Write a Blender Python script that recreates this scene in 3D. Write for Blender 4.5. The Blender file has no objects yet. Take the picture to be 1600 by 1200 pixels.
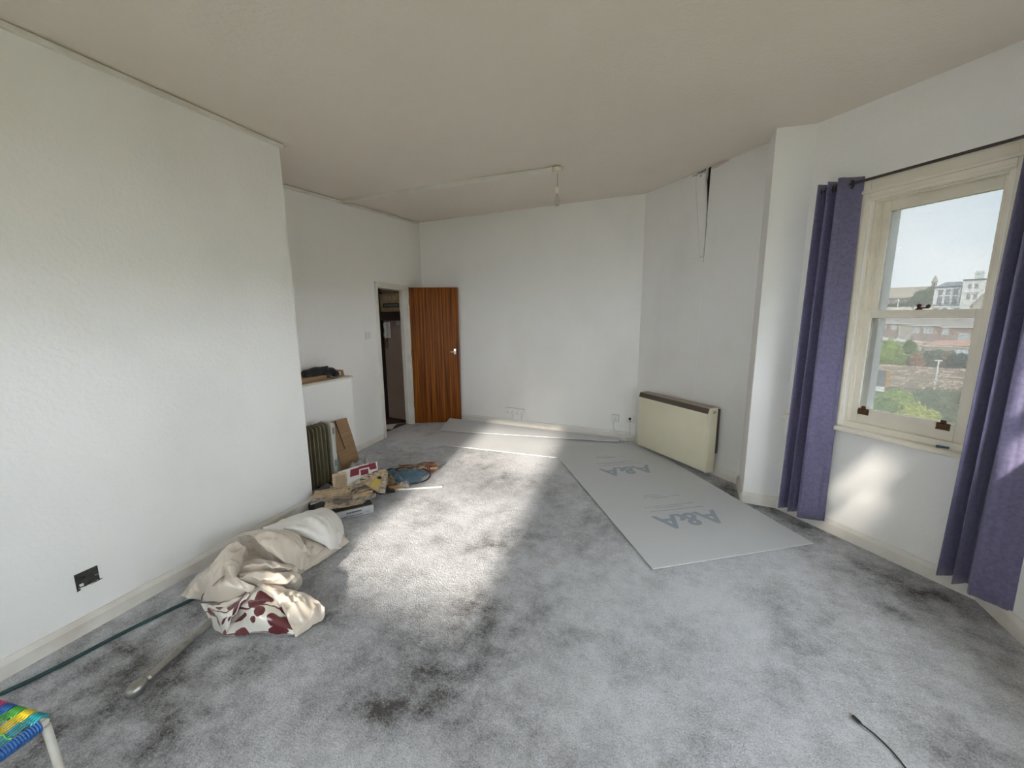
import bpy, bmesh, math, random
from mathutils import Vector, Matrix, noise
from math import sin, cos, pi, radians as R

# ------------------------------------------------------------------ camera, sky, sun, exposure
SC = bpy.context.scene
COL = SC.collection
F_PX = 622.0
cam_d = bpy.data.cameras.new('camera')
cam = bpy.data.objects.new('camera', cam_d); COL.objects.link(cam)
cam_d.sensor_width = 36.0; cam_d.sensor_fit = 'HORIZONTAL'
cam_d.lens = 36.0*F_PX/1600.0
cam_d.clip_start = 0.02; cam_d.clip_end = 2000
yaw, pitch, roll = -0.391, 0.1656, -0.008
_f = Vector((sin(yaw)*cos(pitch), cos(yaw)*cos(pitch), -sin(pitch)))
_r = Vector((cos(yaw), -sin(yaw), 0.0)); _u = _r.cross(_f)
_r2 = cos(roll)*_r + sin(roll)*_u; _u2 = -sin(roll)*_r + cos(roll)*_u
cam.matrix_world = Matrix(((_r2.x, _u2.x, -_f.x, 0), (_r2.y, _u2.y, -_f.y, 0), (_r2.z, _u2.z, -_f.z, 1.54), (0, 0, 0, 1)))
SC.camera = cam
SC.view_settings.view_transform = 'Standard'; SC.view_settings.look = 'None'
SC.view_settings.gamma = 1.0; SC.view_settings.use_curve_mapping = False
SC.view_settings.exposure = 2.1
SC.cycles.diffuse_bounces = 8; SC.cycles.max_bounces = 14; SC.cycles.transparent_max_bounces = 16
SC.cycles.caustics_reflective = False; SC.cycles.caustics_refractive = False

SKY = 4.2
W = bpy.data.worlds.new('sky'); SC.world = W; W.use_nodes = True
nt = W.node_tree; nt.nodes.clear()
def wn(t, **k):
    n = nt.nodes.new(t)
    for a, b in k.items(): setattr(n, a, b)
    return n
tc = wn('ShaderNodeTexCoord'); mp = wn('ShaderNodeMapping'); mp.inputs['Scale'].default_value = (1, 1, 2.6)
nz = wn('ShaderNodeTexNoise'); nz.inputs['Scale'].default_value = 2.6; nz.inputs['Detail'].default_value = 5; nz.inputs['Roughness'].default_value = .55
rp = wn('ShaderNodeValToRGB')
rp.color_ramp.elements[0].position = .34; rp.color_ramp.elements[0].color = (.70, .80, .89, 1)
rp.color_ramp.elements[1].position = .66; rp.color_ramp.elements[1].color = (.93, .955, .975, 1)
bg = wn('ShaderNodeBackground'); bg.inputs['Strength'].default_value = SKY
wo = wn('ShaderNodeOutputWorld')
L = nt.links.new
L(tc.outputs['Generated'], mp.inputs['Vector']); L(mp.outputs['Vector'], nz.inputs['Vector'])
L(nz.outputs['Fac'], rp.inputs['Fac']); L(rp.outputs['Color'], bg.inputs['Color']); L(bg.outputs['Background'], wo.inputs['Surface'])

sun_d = bpy.data.lights.new('sun', 'SUN'); sun_d.energy = 3.3; sun_d.angle = R(2.8); sun_d.color = (1, .90, .78)
sun = bpy.data.objects.new('sun', sun_d); COL.objects.link(sun)
sd = Vector((-.13, .99, 0)).normalized()*cos(R(18.5)) + Vector((0, 0, -sin(R(18.5))))
sun.rotation_euler = sd.to_track_quat('-Z', 'Y').to_euler(); sun.location = (0.5, -6, 5)

# ------------------------------------------------------------------ helpers
def mat(name, col, rough=.6, metal=0, col2=None, scale=8, bump=0, bscale=60, sheen=0, stretch=None, spec=.5, detail=4, lo=.35, hi=.65, trans=0, coord='Object'):
    m = bpy.data.materials.new(name); m.use_nodes = True
    n = m.node_tree; b = n.nodes['Principled BSDF']
    b.inputs['Base Color'].default_value = (*col, 1); b.inputs['Roughness'].default_value = rough; b.inputs['Metallic'].default_value = metal
    b.inputs['Specular IOR Level'].default_value = spec
    if sheen: b.inputs['Sheen Weight'].default_value = sheen
    if trans: b.inputs['Transmission Weight'].default_value = trans
    if col2 or bump:
        t = n.nodes.new('ShaderNodeTexCoord'); p = n.nodes.new('ShaderNodeMapping')
        n.links.new(t.outputs[coord], p.inputs['Vector'])
        if stretch: p.inputs['Scale'].default_value = stretch
    if col2:
        z = n.nodes.new('ShaderNodeTexNoise'); z.inputs['Scale'].default_value = scale; z.inputs['Detail'].default_value = detail
        r = n.nodes.new('ShaderNodeValToRGB'); r.color_ramp.elements[0].position = lo; r.color_ramp.elements[1].position = hi
        r.color_ramp.elements[0].color = (*col, 1); r.color_ramp.elements[1].color = (*col2, 1)
        n.links.new(p.outputs['Vector'], z.inputs['Vector']); n.links.new(z.outputs['Fac'], r.inputs['Fac']); n.links.new(r.outputs['Color'], b.inputs['Base Color'])
    if bump:
        z2 = n.nodes.new('ShaderNodeTexNoise'); z2.inputs['Scale'].default_value = bscale; z2.inputs['Detail'].default_value = 3
        bm_ = n.nodes.new('ShaderNodeBump'); bm_.inputs['Strength'].default_value = bump; bm_.inputs['Distance'].default_value = .01
        n.links.new(p.outputs['Vector'], z2.inputs['Vector']); n.links.new(z2.outputs['Fac'], bm_.inputs['Height']); n.links.new(bm_.outputs['Normal'], b.inputs['Normal'])
    return m

class G:
    """collects shapes, then links them as one mesh object"""
    def __init__(s): s.v = []; s.f = []; s.m = []; s.uv = {}
    def add(s, vs, fs, mi=0):
        o = len(s.v); s.v += [Vector(v) for v in vs]
        for f in fs: s.f.append([i+o for i in f]); s.m.append(mi)
        return s
    def box(s, a, b, mi=0):
        x0, y0, z0 = a; x1, y1, z1 = b
        return s.add([(x0,y0,z0),(x1,y0,z0),(x1,y1,z0),(x0,y1,z0),(x0,y0,z1),(x1,y0,z1),(x1,y1,z1),(x0,y1,z1)],
                     [(0,3,2,1),(4,5,6,7),(0,1,5,4),(1,2,6,5),(2,3,7,6),(3,0,4,7)], mi)
    def hexa(s, p, mi=0):
        return s.add(p, [(0,3,2,1),(4,5,6,7),(0,1,5,4),(1,2,6,5),(2,3,7,6),(3,0,4,7)], mi)
    def prism(s, poly, z0, z1, mi=0):
        n = len(poly)
        zz = lambda z, i: z[i] if hasattr(z, '__len__') else z
        vs = [(p[0], p[1], zz(z0, i)) for i, p in enumerate(poly)] + [(p[0], p[1], zz(z1, i)) for i, p in enumerate(poly)]
        from mathutils.geometry import tessellate_polygon
        tr = tessellate_polygon([[Vector((p[0], p[1], 0)) for p in poly]])
        fs = [tuple(t) for t in tr] + [tuple(i+n for i in t) for t in tr] + [(i, (i+1) % n, (i+1) % n+n, i+n) for i in range(n)]
        return s.add(vs, fs, mi)
    def extr(s, prof, axis_pts, mi=0):
        """profile of (side, up) pairs swept along straight or bent horizontal path; side points left of travel"""
        n = len(prof); k = len(axis_pts); vs = []
        for i, p in enumerate(axis_pts):
            p = Vector(p)
            d0 = (p-Vector(axis_pts[i-1])).normalized() if i else None
            d1 = (Vector(axis_pts[i+1])-p).normalized() if i < k-1 else None
            d = (d0+d1).normalized() if d0 and d1 else (d0 or d1)
            l = Vector((-d.y, d.x, 0)); c = d.dot(d1 or d0) or 1
            for a, u in prof: vs.append(p + l*(a/max(c, .3)) + Vector((0, 0, u)))
        fs = []
        for i in range(k-1):
            for j in range(n): fs.append((i*n+j, i*n+(j+1) % n, (i+1)*n+(j+1) % n, (i+1)*n+j))
        fs += [tuple(range(n)), tuple(reversed(range((k-1)*n, k*n)))]
        return s.add(vs, fs, mi)
    def tube(s, path, r, n=8, mi=0, caps=True):
        path = [Vector(p) for p in path]; k = len(path); vs = []
        up = None
        for i, p in enumerate(path):
            d = ((path[min(i+1, k-1)]-path[max(i-1, 0)])).normalized()
            if up is None:
                up = Vector((0, 0, 1)) if abs(d.z) < .9 else Vector((1, 0, 0))
            a = d.cross(up).normalized(); up = a.cross(d).normalized()
            rr = r[i] if hasattr(r, '__len__') else r
            for j in range(n):
                t = 2*pi*j/n; vs.append(p + (a*cos(t) + up*sin(t))*rr)
        fs = [(i*n+j, i*n+(j+1) % n, (i+1)*n+(j+1) % n, (i+1)*n+j) for i in range(k-1) for j in range(n)]
        if caps: fs += [tuple(reversed(range(n))), tuple(range((k-1)*n, k*n))]
        return s.add(vs, fs, mi)
    def lathe(s, prof, n=16, o=(0, 0, 0), mi=0, M=None):
        o = Vector(o); vs = []
        for r, z in prof:
            for j in range(n):
                t = 2*pi*j/n; p = Vector((r*cos(t), r*sin(t), z)); vs.append((M @ p if M else p) + o)
        k = len(prof)
        fs = [(i*n+j, i*n+(j+1) % n, (i+1)*n+(j+1) % n, (i+1)*n+j) for i in range(k-1) for j in range(n)]
        fs += [tuple(reversed(range(n))), tuple(range((k-1)*n, k*n))]
        return s.add(vs, fs, mi)
    def grid(s, rows, mi=0, uv=None):
        k = len(rows); n = len(rows[0]); o = len(s.v)
        s.add([p for r in rows for p in r], [(i*n+j, i*n+j+1, (i+1)*n+j+1, (i+1)*n+j) for i in range(k-1) for j in range(n-1)], mi)
        if uv:
            for i in range(k):
                for j in range(n): s.uv[o+i*n+j] = uv(i/(k-1), j/(n-1))
        return s
    def sheet(s, rows, th, mi=0):
        """grid with thickness"""
        k = len(rows); n = len(rows[0])
        rows = [[Vector(p) for p in r] for r in rows]; top = []
        for i in range(k):
            for j in range(n):
                du = rows[i][min(j+1, n-1)]-rows[i][max(j-1, 0)]; dv = rows[min(i+1, k-1)][j]-rows[max(i-1, 0)][j]
                nn = du.cross(dv)
                nn = nn.normalized() if nn.length > 1e-9 else Vector((0, 0, 1))
                top.append(rows[i][j]+nn*th)
        q = k*n; vs = [p for r in rows for p in r]+top
        fs = [(i*n+j, (i+1)*n+j, (i+1)*n+j+1, i*n+j+1) for i in range(k-1) for j in range(n-1)]
        fs += [(q+i*n+j, q+i*n+j+1, q+(i+1)*n+j+1, q+(i+1)*n+j) for i in range(k-1) for j in range(n-1)]
        bd = [(0, j) for j in range(n)] + [(i, n-1) for i in range(1, k)] + [(k-1, j) for j in range(n-2, -1, -1)] + [(i, 0) for i in range(k-2, 0, -1)]
        for a, b in zip(bd, bd[1:]+bd[:1]):
            ia = a[0]*n+a[1]; ib = b[0]*n+b[1]; fs.append((ia, ib, q+ib, q+ia))
        return s.add(vs, fs, mi)
    def build(s, name, ms, parent=None, smooth=False, bevel=0, loc=None, rot=None, segs=2, weld=False, angle=40):
        me = bpy.data.meshes.new(name); me.from_pydata([tuple(v) for v in s.v], [], s.f)
        for m in (ms if isinstance(ms, (list, tuple)) else [ms]): me.materials.append(m)
        for p, i in zip(me.polygons, s.m): p.material_index = i
        if s.uv:
            l = me.uv_layers.new(name='UVMap')
            for lp in me.loops: l.data[lp.index].uv = s.uv.get(lp.vertex_index, (0, 0))
        b = bmesh.new(); b.from_mesh(me)
        if weld: bmesh.ops.remove_doubles(b, verts=b.verts, dist=1e-5)
        bmesh.ops.recalc_face_normals(b, faces=b.faces)
        if bevel:
            ee = [e for e in b.edges if len(e.link_faces) == 2 and e.calc_face_angle(0) > R(30)]
            bmesh.ops.bevel(b, geom=ee, offset=bevel, offset_type='OFFSET', segments=segs, profile=.6, affect='EDGES', clamp_overlap=True)
        b.to_mesh(me); b.free()
        if smooth or bevel:
            me.shade_smooth()
            if bevel or smooth == 'auto':
                try: me.set_sharp_from_angle(angle=R(angle))
                except Exception: pass
        o = bpy.data.objects.new(name, me); COL.objects.link(o)
        if parent: o.parent = parent
        if loc: o.location = loc
        if rot: o.rotation_euler = rot
        return o

def empty(name, loc=(0, 0, 0), rz=0, parent=None):
    o = bpy.data.objects.new(name, None); COL.objects.link(o); o.location = loc; o.rotation_euler = (0, 0, rz); o.empty_display_size = .1
    if parent: o.parent = parent
    return o
def tag(o, label, cat, group=None):
    o['label'] = label; o['category'] = cat
    if group: o['group'] = group
    return o
def struct(o, label=None):
    o['kind'] = 'structure'
    if label: o['label'] = label
    return o
def copy_tree(o, parent=None):
    c = o.copy(); COL.objects.link(c)
    if parent: c.parent = parent
    for ch in o.children: copy_tree(ch, c)
    return c
def cr(p0, p1, p2, p3, t):
    return .5*((2*p1)+(p2-p0)*t+(2*p0-5*p1+4*p2-p3)*t*t+(3*p1-p0-3*p2+p3)*t*t*t)
def spline(pts, sub=6):
    pts = [Vector(p) for p in pts]; out = []
    for i in range(len(pts)-1):
        p0 = pts[max(i-1, 0)]; p3 = pts[min(i+2, len(pts)-1)]
        for k in range(sub): out.append(cr(p0, pts[i], pts[i+1], p3, k/sub))
    return out+[pts[-1]]
def surf(rows, sub=6):
    a = [spline(r, sub) for r in rows]
    b = [spline([a[i][j] for i in range(len(a))], sub) for j in range(len(a[0]))]
    return [[b[j][i] for j in range(len(b))] for i in range(len(b[0]))]

# ------------------------------------------------------------------ materials
def wall_paint(name, base, grime, warm, amount=.5, bump=.25):
    m = mat(name, base, rough=.85, spec=.2, bump=bump, bscale=45)
    n = m.node_tree; b = n.nodes['Principled BSDF']
    t = n.nodes.new('ShaderNodeTexCoord')
    def nz(scale, lo, hi, st=(1, 1, 1)):
        p = n.nodes.new('ShaderNodeMapping'); p.inputs['Scale'].default_value = st
        z = n.nodes.new('ShaderNodeTexNoise'); z.inputs['Scale'].default_value = scale; z.inputs['Detail'].default_value = 5
        r = n.nodes.new('ShaderNodeMapRange'); r.inputs['From Min'].default_value = lo; r.inputs['From Max'].default_value = hi; r.inputs['To Max'].default_value = amount
        n.links.new(t.outputs['Object'], p.inputs['Vector']); n.links.new(p.outputs['Vector'], z.inputs['Vector']); n.links.new(z.outputs['Fac'], r.inputs['Value'])
        return r.outputs['Result']
    m1 = n.nodes.new('ShaderNodeMix'); m1.data_type = 'RGBA'; m1.inputs['A'].default_value = (*base, 1); m1.inputs['B'].default_value = (*grime, 1)
    m2 = n.nodes.new('ShaderNodeMix'); m2.data_type = 'RGBA'; m2.inputs['B'].default_value = (*warm, 1)
    n.links.new(nz(1.1, .5, .8, (1, 1, .55)), m1.inputs['Factor']); n.links.new(m1.outputs['Result'], m2.inputs['A'])
    n.links.new(nz(2.3, .55, .85), m2.inputs['Factor']); n.links.new(m2.outputs['Result'], b.inputs['Base Color'])
    return m
PAINT = wall_paint('wall_paint', (.81, .80, .785), (.64, .63, .615), (.76, .73, .69))
PAINT_BAY = wall_paint('wall_paint_stained', (.76, .75, .735), (.57, .56, .55), (.70, .67, .63), .7)
CEIL = wall_paint('ceiling_paint', (.735, .665, .595), (.665, .60, .53), (.685, .615, .545), .5, .3)
GLOSS = mat('gloss_white', (.74, .73, .69), rough=.35, col2=(.66, .63, .57), scale=5)
CREAM = mat('aged_cream_gloss', (.78, .73, .63), rough=.35, col2=(.66, .60, .50), scale=4, lo=.45, hi=.8)
SKIRT = mat('skirting_paint', (.72, .69, .64), rough=.5, col2=(.58, .53, .47), scale=6, lo=.45, hi=.8)
PLASTIC = mat('white_plastic', (.74, .74, .72), rough=.35)
DARK = mat('dark_gap', (.012, .011, .010), rough=.9)
BLACK = mat('black_plastic', (.015, .015, .017), rough=.45)
CHROME = mat('chrome', (.75, .75, .74), rough=.2, metal=1)
STEEL = mat('dull_steel', (.30, .29, .27), rough=.38, metal=.9, col2=(.42, .41, .38), scale=20)

# ------------------------------------------------------------------ room shell
ZT = 3.06
def frame(P0, P1):
    d = Vector((P1[0]-P0[0], P1[1]-P0[1], 0)); return math.atan2(d.y, d.x), d.length
def wall(name, P0, P1, mats, th=.2, holes=(), z0=-.1, reveal_mat=None):
    rz, ln = frame(P0, P1)
    ss = sorted({0, ln}|{h[0] for h in holes}|{h[1] for h in holes}); zs = sorted({z0, ZT}|{h[2] for h in holes}|{h[3] for h in holes})
    g = G(); inh = lambda s, z: any(h[0] < s < h[1] and h[2] < z < h[3] for h in holes)
    cell = {}
    for i in range(len(ss)-1):
        for k in range(len(zs)-1): cell[i, k] = not inh((ss[i]+ss[i+1])/2, (zs[k]+zs[k+1])/2)
    for (i, k), on in cell.items():
        if not on: continue
        a, b, c, d = ss[i], ss[i+1], zs[k], zs[k+1]
        g.add([(a,0,c),(b,0,c),(b,0,d),(a,0,d)], [(0,1,2,3)]); g.add([(a,th,c),(b,th,c),(b,th,d),(a,th,d)], [(3,2,1,0)])
        for di, dk, q in ((-1,0,[(a,0,c),(a,th,c),(a,th,d),(a,0,d)]), (1,0,[(b,0,c),(b,th,c),(b,th,d),(b,0,d)]), (0,-1,[(a,0,c),(b,0,c),(b,th,c),(a,th,c)]), (0,1,[(a,0,d),(b,0,d),(b,th,d),(a,th,d)])):
            if not cell.get((i+di, k+dk), False): g.add(q, [(0,1,2,3)])
    return struct(g.build(name, mats, loc=(P0[0], P0[1], 0), rot=(0, 0, rz), weld=True))

P_LF = (-2.534, -1.5); P_LW = (-2.742, 2.258); P_AL = (-3.29, 2.258); P_BL = (-3.565, 5.14); P_BR = (-.409, 5.001)
P_A = (.605, 4.015); P_B = (.585, 3.63); P_C = (.826, 3.609); P_D = (1.602, 2.763); P_RR = (1.605, -1.5)
poly = [P_LF, P_LW, P_AL, P_BL, P_BR, P_A, P_B, P_C, P_D, P_RR]
ceil_z = [2.73, 2.80, 2.70, 2.915, 2.907, 2.915, 2.872, 2.852, 2.824, 2.76]
wl = wall('wall_left', P_LF, P_LW, PAINT, th=.25)
wall('wall_chimney_side', P_LW, P_AL, PAINT, th=.25)
wall('wall_door', P_AL, P_BL, PAINT, th=.12, holes=[(1.78, 2.475, -.1, 1.945)])
wall('wall_back', P_BL, P_BR, PAINT)
wall('wall_bay', P_BR, P_A, PAINT_BAY)
wall('wall_bay_return', P_A, P_B, PAINT)
wall('wall_pier', P_B, P_C, PAINT, th=.3)
wall('wall_window', P_C, P_D, PAINT, th=.24, holes=[(.395, .985, .79, 2.26)])
wall('wall_right', P_D, P_RR, PAINT, th=.08, holes=[(.33, 1.36, .85, 1.66), (1.965, 3.6, 1.08, 1.72)])
wall('wall_rear', P_RR, P_LF, PAINT, th=.24, holes=[(2.06, 3.16, .98, 2.24)])

# the ceiling sags a little from corner to corner: heights run straight along each wall and blend smoothly between
def blend(x, y):
    w = []; n_ = len(poly); s = [Vector((p[0]-x, p[1]-y)) for p in poly]; rr = [max(v.length, 1e-9) for v in s]
    for i in range(n_):
        j = (i+1) % n_
        if rr[i] < 1e-5: return ceil_z[i]
        A_ = s[i].x*s[j].y-s[j].x*s[i].y; D_ = s[i].dot(s[j])
        if abs(A_) < 1e-6 and D_ < 0: return (rr[j]*ceil_z[i]+rr[i]*ceil_z[j])/(rr[i]+rr[j])
    def tan_(i):
        j = (i+1) % n_; A_ = s[i].x*s[j].y-s[j].x*s[i].y; D_ = s[i].dot(s[j]); return (rr[i]*rr[j]-D_)/A_ if abs(A_) > 1e-9 else 0
    t_ = [tan_(i) for i in range(n_)]
    w = [(t_[i-1]+t_[i])/rr[i] for i in range(n_)]; sw = sum(w)
    return sum(a*b for a, b in zip(w, ceil_z))/sw
from mathutils.geometry import tessellate_polygon
bc = bmesh.new(); cv = [bc.verts.new((p[0], p[1], 0)) for p in poly]
for t_ in tessellate_polygon([[Vector((*p, 0)) for p in poly]]): bc.faces.new([cv[i] for i in t_])
for _ in range(5): bmesh.ops.subdivide_edges(bc, edges=[e for e in bc.edges if e.calc_length() > .22], cuts=1, use_grid_fill=True)
bmesh.ops.triangulate(bc, faces=bc.faces)
for v in bc.verts: v.co.z = blend(v.co.x, v.co.y)
bmesh.ops.recalc_face_normals(bc, faces=bc.faces)
ret = bmesh.ops.extrude_face_region(bc, geom=bc.faces[:])
for v in [q for q in ret['geom'] if isinstance(q, bmesh.types.BMVert)]: v.co.z = ZT
bmesh.ops.recalc_face_normals(bc, faces=bc.faces)
me = bpy.data.meshes.new('ceiling'); bc.to_mesh(me); bc.free(); me.materials.append(CEIL); me.shade_smooth(); me.set_sharp_from_angle(angle=R(30))
o = bpy.data.objects.new('ceiling', me); COL.objects.link(o); struct(o)

# carpet: fine grid with a stain map (worn and soiled areas stay where they are)
CARPET = bpy.data.materials.new('grey_carpet'); CARPET.use_nodes = True
n = CARPET.node_tree; b = n.nodes['Principled BSDF']; b.inputs['Roughness'].default_value = .95; b.inputs['Specular IOR Level'].default_value = .1
t = n.nodes.new('ShaderNodeTexCoord'); at_ = n.nodes.new('ShaderNodeAttribute'); at_.attribute_name = 'stain'
def ns(scale, det=3, rough=.6):
    z = n.nodes.new('ShaderNodeTexNoise'); z.inputs['Scale'].default_value = scale; z.inputs['Detail'].default_value = det; z.inputs['Roughness'].default_value = rough
    n.links.new(t.outputs['Object'], z.inputs['Vector']); return z.outputs['Fac']
def mth(op, a, b_=None, c=None):
    x = n.nodes.new('ShaderNodeMath'); x.operation = op
    for i, q in enumerate((a, b_, c)):
        if q is None: continue
        if isinstance(q, (int, float)): x.inputs[i].default_value = q
        else: n.links.new(q, x.inputs[i])
    return x.outputs[0]
mott = mth('MULTIPLY', mth('ADD', mth('MULTIPLY_ADD', ns(13, 5, .72), 1.3, -.65), mth('MULTIPLY_ADD', ns(48, 4, .75), .9, -.45)), mth('MULTIPLY_ADD', at_.outputs['Fac'], .9, .45))
fine = mth('MULTIPLY_ADD', ns(150, 2, .7), 1.1, -.55)
stn = mth('ADD', mth('ADD', at_.outputs['Fac'], mott), fine)
cr_ = n.nodes.new('ShaderNodeValToRGB'); e = cr_.color_ramp.elements
e[0].position = 0; e[0].color = (.66, .665, .70, 1); e[1].position = 1; e[1].color = (.095, .09, .086, 1)
m_ = e.new(.42); m_.color = (.41, .412, .43, 1)
n.links.new(stn, cr_.inputs['Fac']); n.links.new(cr_.outputs['Color'], b.inputs['Base Color'])
bm1 = n.nodes.new('ShaderNodeBump'); bm1.inputs['Strength'].default_value = .8; bm1.inputs['Distance'].default_value = .012
n.links.new(mth('ADD', ns(120, 3, .7), mth('MULTIPLY', ns(30, 3), .8)), bm1.inputs['Height']); n.links.new(bm1.outputs['Normal'], b.inputs['Normal'])
spots = [(-.78,1.95,.26,.34),(-.82,1.58,.28,.38),(-1.08,1.2,.25,.34),(-.95,2.5,.33,.26),(-1.9,1.15,.30,.32),(-1.5,.8,.3,.22),(1.25,2.6,.22,.4),(-.2,1.05,.06,.4),(.1,1.9,.1,.25),(-1.75,2.5,.25,.22),(-1.15,2.22,.17,.6),(-1.40,2.12,.12,.35),(-.97,2.35,.12,.3),(-.44,1.23,.05,.6),(-.81,1.5,.17,.5),(-.85,1.27,.13,.45),(-.92,1.04,.08,.4),(-1.04,.95,.07,.5),(-2.2,1.75,.28,.55),(-1.75,1.36,.16,.45),(-2.45,1.2,.3,.6),(-2.30,.73,.36,.62),(-2.2,.40,.42,.6),(-1.9,.85,.18,.3),(1.12,2.86,.12,.6),(1.38,2.68,.14,.6),(1.5,2.35,.18,.6),(1.35,1.95,.2,.6),(.22,1.41,.07,.35),(1.06,2.1,.14,.3),(-1.69,.63,.1,.5),(-1.15,3.3,.28,.4),(-.9,3.2,.15,.4),(-1.25,1.33,.12,.3),(.6,3.75,.3,.75),(.95,3.3,.14,.7),(-1.5,3.0,.3,.2),(-1.45,1.8,.09,.25),(-2.9,3.6,.35,.4),(-2.2,3.7,.3,.25),(-.45,1.62,.1,.3),(-.6,2.0,.1,.25),(1.2,2.45,.07,.4),(1.0,1.75,.1,.3),(.5,1.9,.08,.2)]
def stain(x, y):
    w = noise.noise_vector(Vector((x*2.2, y*2.2, 3)))*.12 + noise.noise_vector(Vector((x*7, y*7, 9)))*.07 + noise.noise_vector(Vector((x*19, y*19, 4)))*.035
    px, py = x+w.x, y+w.y
    v = .15 + .26*noise.fractal(Vector((x*1.3, y*1.3, 1.7)), 1, 2, 3)
    v += .34*max(0, noise.fractal(Vector((x*4.5, y*3.2, 5.1)), 1, 2, 4)-.05)
    for a, c, r, k in spots:
        d2 = ((px-a)**2+(py-c)**2)/(r*r)
        if d2 < 5: v += k*.66*math.exp(-d2*.9)*(.75+.9*noise.noise(Vector((x*9, y*9, 2))))
    return max(0, min(1, v))
X0, X1, Y0, Y1, ST = -3.62, 1.72, -1.6, 5.2, .03
nx = int((X1-X0)/ST); ny = int((Y1-Y0)/ST)
vs = []; sv = []
for j in range(ny+1):
    for i in range(nx+1):
        x = X0+(X1-X0)*i/nx; y = Y0+(Y1-Y0)*j/ny
        sv.append(stain(x, y)); vs.append((x, y, 0))
fs = [(j*(nx+1)+i, j*(nx+1)+i+1, (j+1)*(nx+1)+i+1, (j+1)*(nx+1)+i) for j in range(ny) for i in range(nx)]
me = bpy.data.meshes.new('floor'); me.from_pydata(vs, [], fs); me.materials.append(CARPET)
a_ = me.attributes.new('stain', 'FLOAT', 'POINT'); a_.data.foreach_set('value', sv)
fl = bpy.data.objects.new('floor', me); COL.objects.link(fl); struct(fl, 'worn mottled grey carpet')

# skirtings
def skirting(name, pts, h=.09, th=.018, m=SKIRT):
    g = G(); g.extr([(0, 0), (-th, 0), (-th, h*.72), (-th*.75, h*.86), (-th*.4, h), (0, h)], [(*p, 0) for p in pts]); return struct(g.build(name, m))
skirting('baseboard_left', [P_LF, P_LW], .085, .02)
skirting('baseboard_door', [(-3.29-.0954*1.0, 3.258), (-3.29-.0954*1.72, 3.97)], .06, .012)
skirting('baseboard_back', [(-3.0, 5.113), (-.409, 5.001)], .085, .02)
skirting('baseboard_bay', [P_BR, P_A], .09)
skirting('baseboard_return', [P_A, P_B], .09)
skirting('baseboard_pier', [(.583, 3.63), P_C], .09)
skirting('baseboard_window', [P_C, P_D], .095)
skirting('baseboard_right', [P_D, P_RR], .095)
# cover strips where walls meet the ceiling
def rail(name, a, za, b_, zb, m=GLOSS):
    d = Vector((b_[0]-a[0], b_[1]-a[1], 0)).normalized(); l = Vector((d.y, -d.x, 0))*.022
    a = Vector((a[0], a[1], za)); b_ = Vector((b_[0], b_[1], zb)); dz = Vector((0, 0, .034)); up = Vector((0, 0, .001))
    g = G(); g.hexa([a-dz, a+l-dz, b_+l-dz, b_-dz, a+up, a+l*.8+up-Vector((0,0,.008)), b_+l*.8+up-Vector((0,0,.008)), b_+up]); return struct(g.build(name, m))
rail('trim_1', P_LF, 2.73, (P_LW[0]-.0, P_LW[1]+.02), 2.80)
rail('trim_2', P_AL, 2.70, (-3.562, 5.10), 2.912)

# door frame and hall beyond
rz, ln = frame(P_AL, P_BL)
T = empty('door_1', (P_AL[0], P_AL[1], 0), rz); struct(T)
g = G()
for a, b_ in ((1.735, 1.785), (2.472, 2.508)): g.box((a, -.014, 0), (b_, .0, 1.99))
g.box((1.735, -.014, 1.94), (2.508, 0, 1.99))
struct(g.build('architrave', GLOSS, T, bevel=.004))
g = G(); g.box((1.78, 0, 0), (1.805, .12, 1.945)); g.box((2.46, 0, 0), (2.475, .12, 1.945)); g.box((1.78, 0, 1.92), (2.475, .12, 1.945))
g.box((1.805, .05, 0), (1.817, .075, 1.92)); g.box((2.448, .05, 0), (2.46, .075, 1.92))
struct(g.build('lining', GLOSS, T, bevel=.002))
# leaf, hinged at the far jamb and swung into the room
WOOD = bpy.data.materials.new('sapele_veneer'); WOOD.use_nodes = True
n = WOOD.node_tree; b = n.nodes['Principled BSDF']; b.inputs['Roughness'].default_value = .5; b.inputs['Specular IOR Level'].default_value = .22
t = n.nodes.new('ShaderNodeTexCoord'); p = n.nodes.new('ShaderNodeMapping'); p.inputs['Scale'].default_value = (14, 14, .25)
z = n.nodes.new('ShaderNodeTexNoise'); z.inputs['Scale'].default_value = 3; z.inputs['Detail'].default_value = 7; z.inputs['Roughness'].default_value = .68
r = n.nodes.new('ShaderNodeValToRGB'); r.color_ramp.elements[0].position = .36; r.color_ramp.elements[0].color = (.040, .009, .0012, 1); r.color_ramp.elements[1].position = .66; r.color_ramp.elements[1].color = (.36, .115, .010, 1)
q = r.color_ramp.elements.new(.5); q.color = (.19, .052, .005, 1)
n.links.new(t.outputs['Object'], p.inputs['Vector']); n.links.new(p.outputs['Vector'], z.inputs['Vector']); n.links.new(z.outputs['Fac'], r.inputs['Fac']); n.links.new(r.outputs['Color'], b.inputs['Base Color'])
hx, hy, fx, fy = -3.512, 4.742, -2.905, 5.052
dd = Vector((fx-hx, fy-hy, 0)); dl = dd.length
D = empty('door_leaf', (hx, hy, 0), math.atan2(dd.y, dd.x)); tag(D, 'brown wood veneer door swung open against the back wall', 'door')
G().box((0, 0, .012), (dl, .038, 1.965)).build('leaf', WOOD, D, bevel=.002)
g = G(); g.box((dl-.078, -.006, 1.02), (dl-.048, 0, 1.10)); g.build('handle_plate', CHROME, D, bevel=.002)
g = G(); g.tube([(dl-.067, -.005, 1.06), (dl-.067, -.045, 1.06), (dl-.075, -.05, 1.06), (dl-.135, -.05, 1.058)], .009, 10); g.build('lever_handle', CHROME, D, smooth=True)
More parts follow.
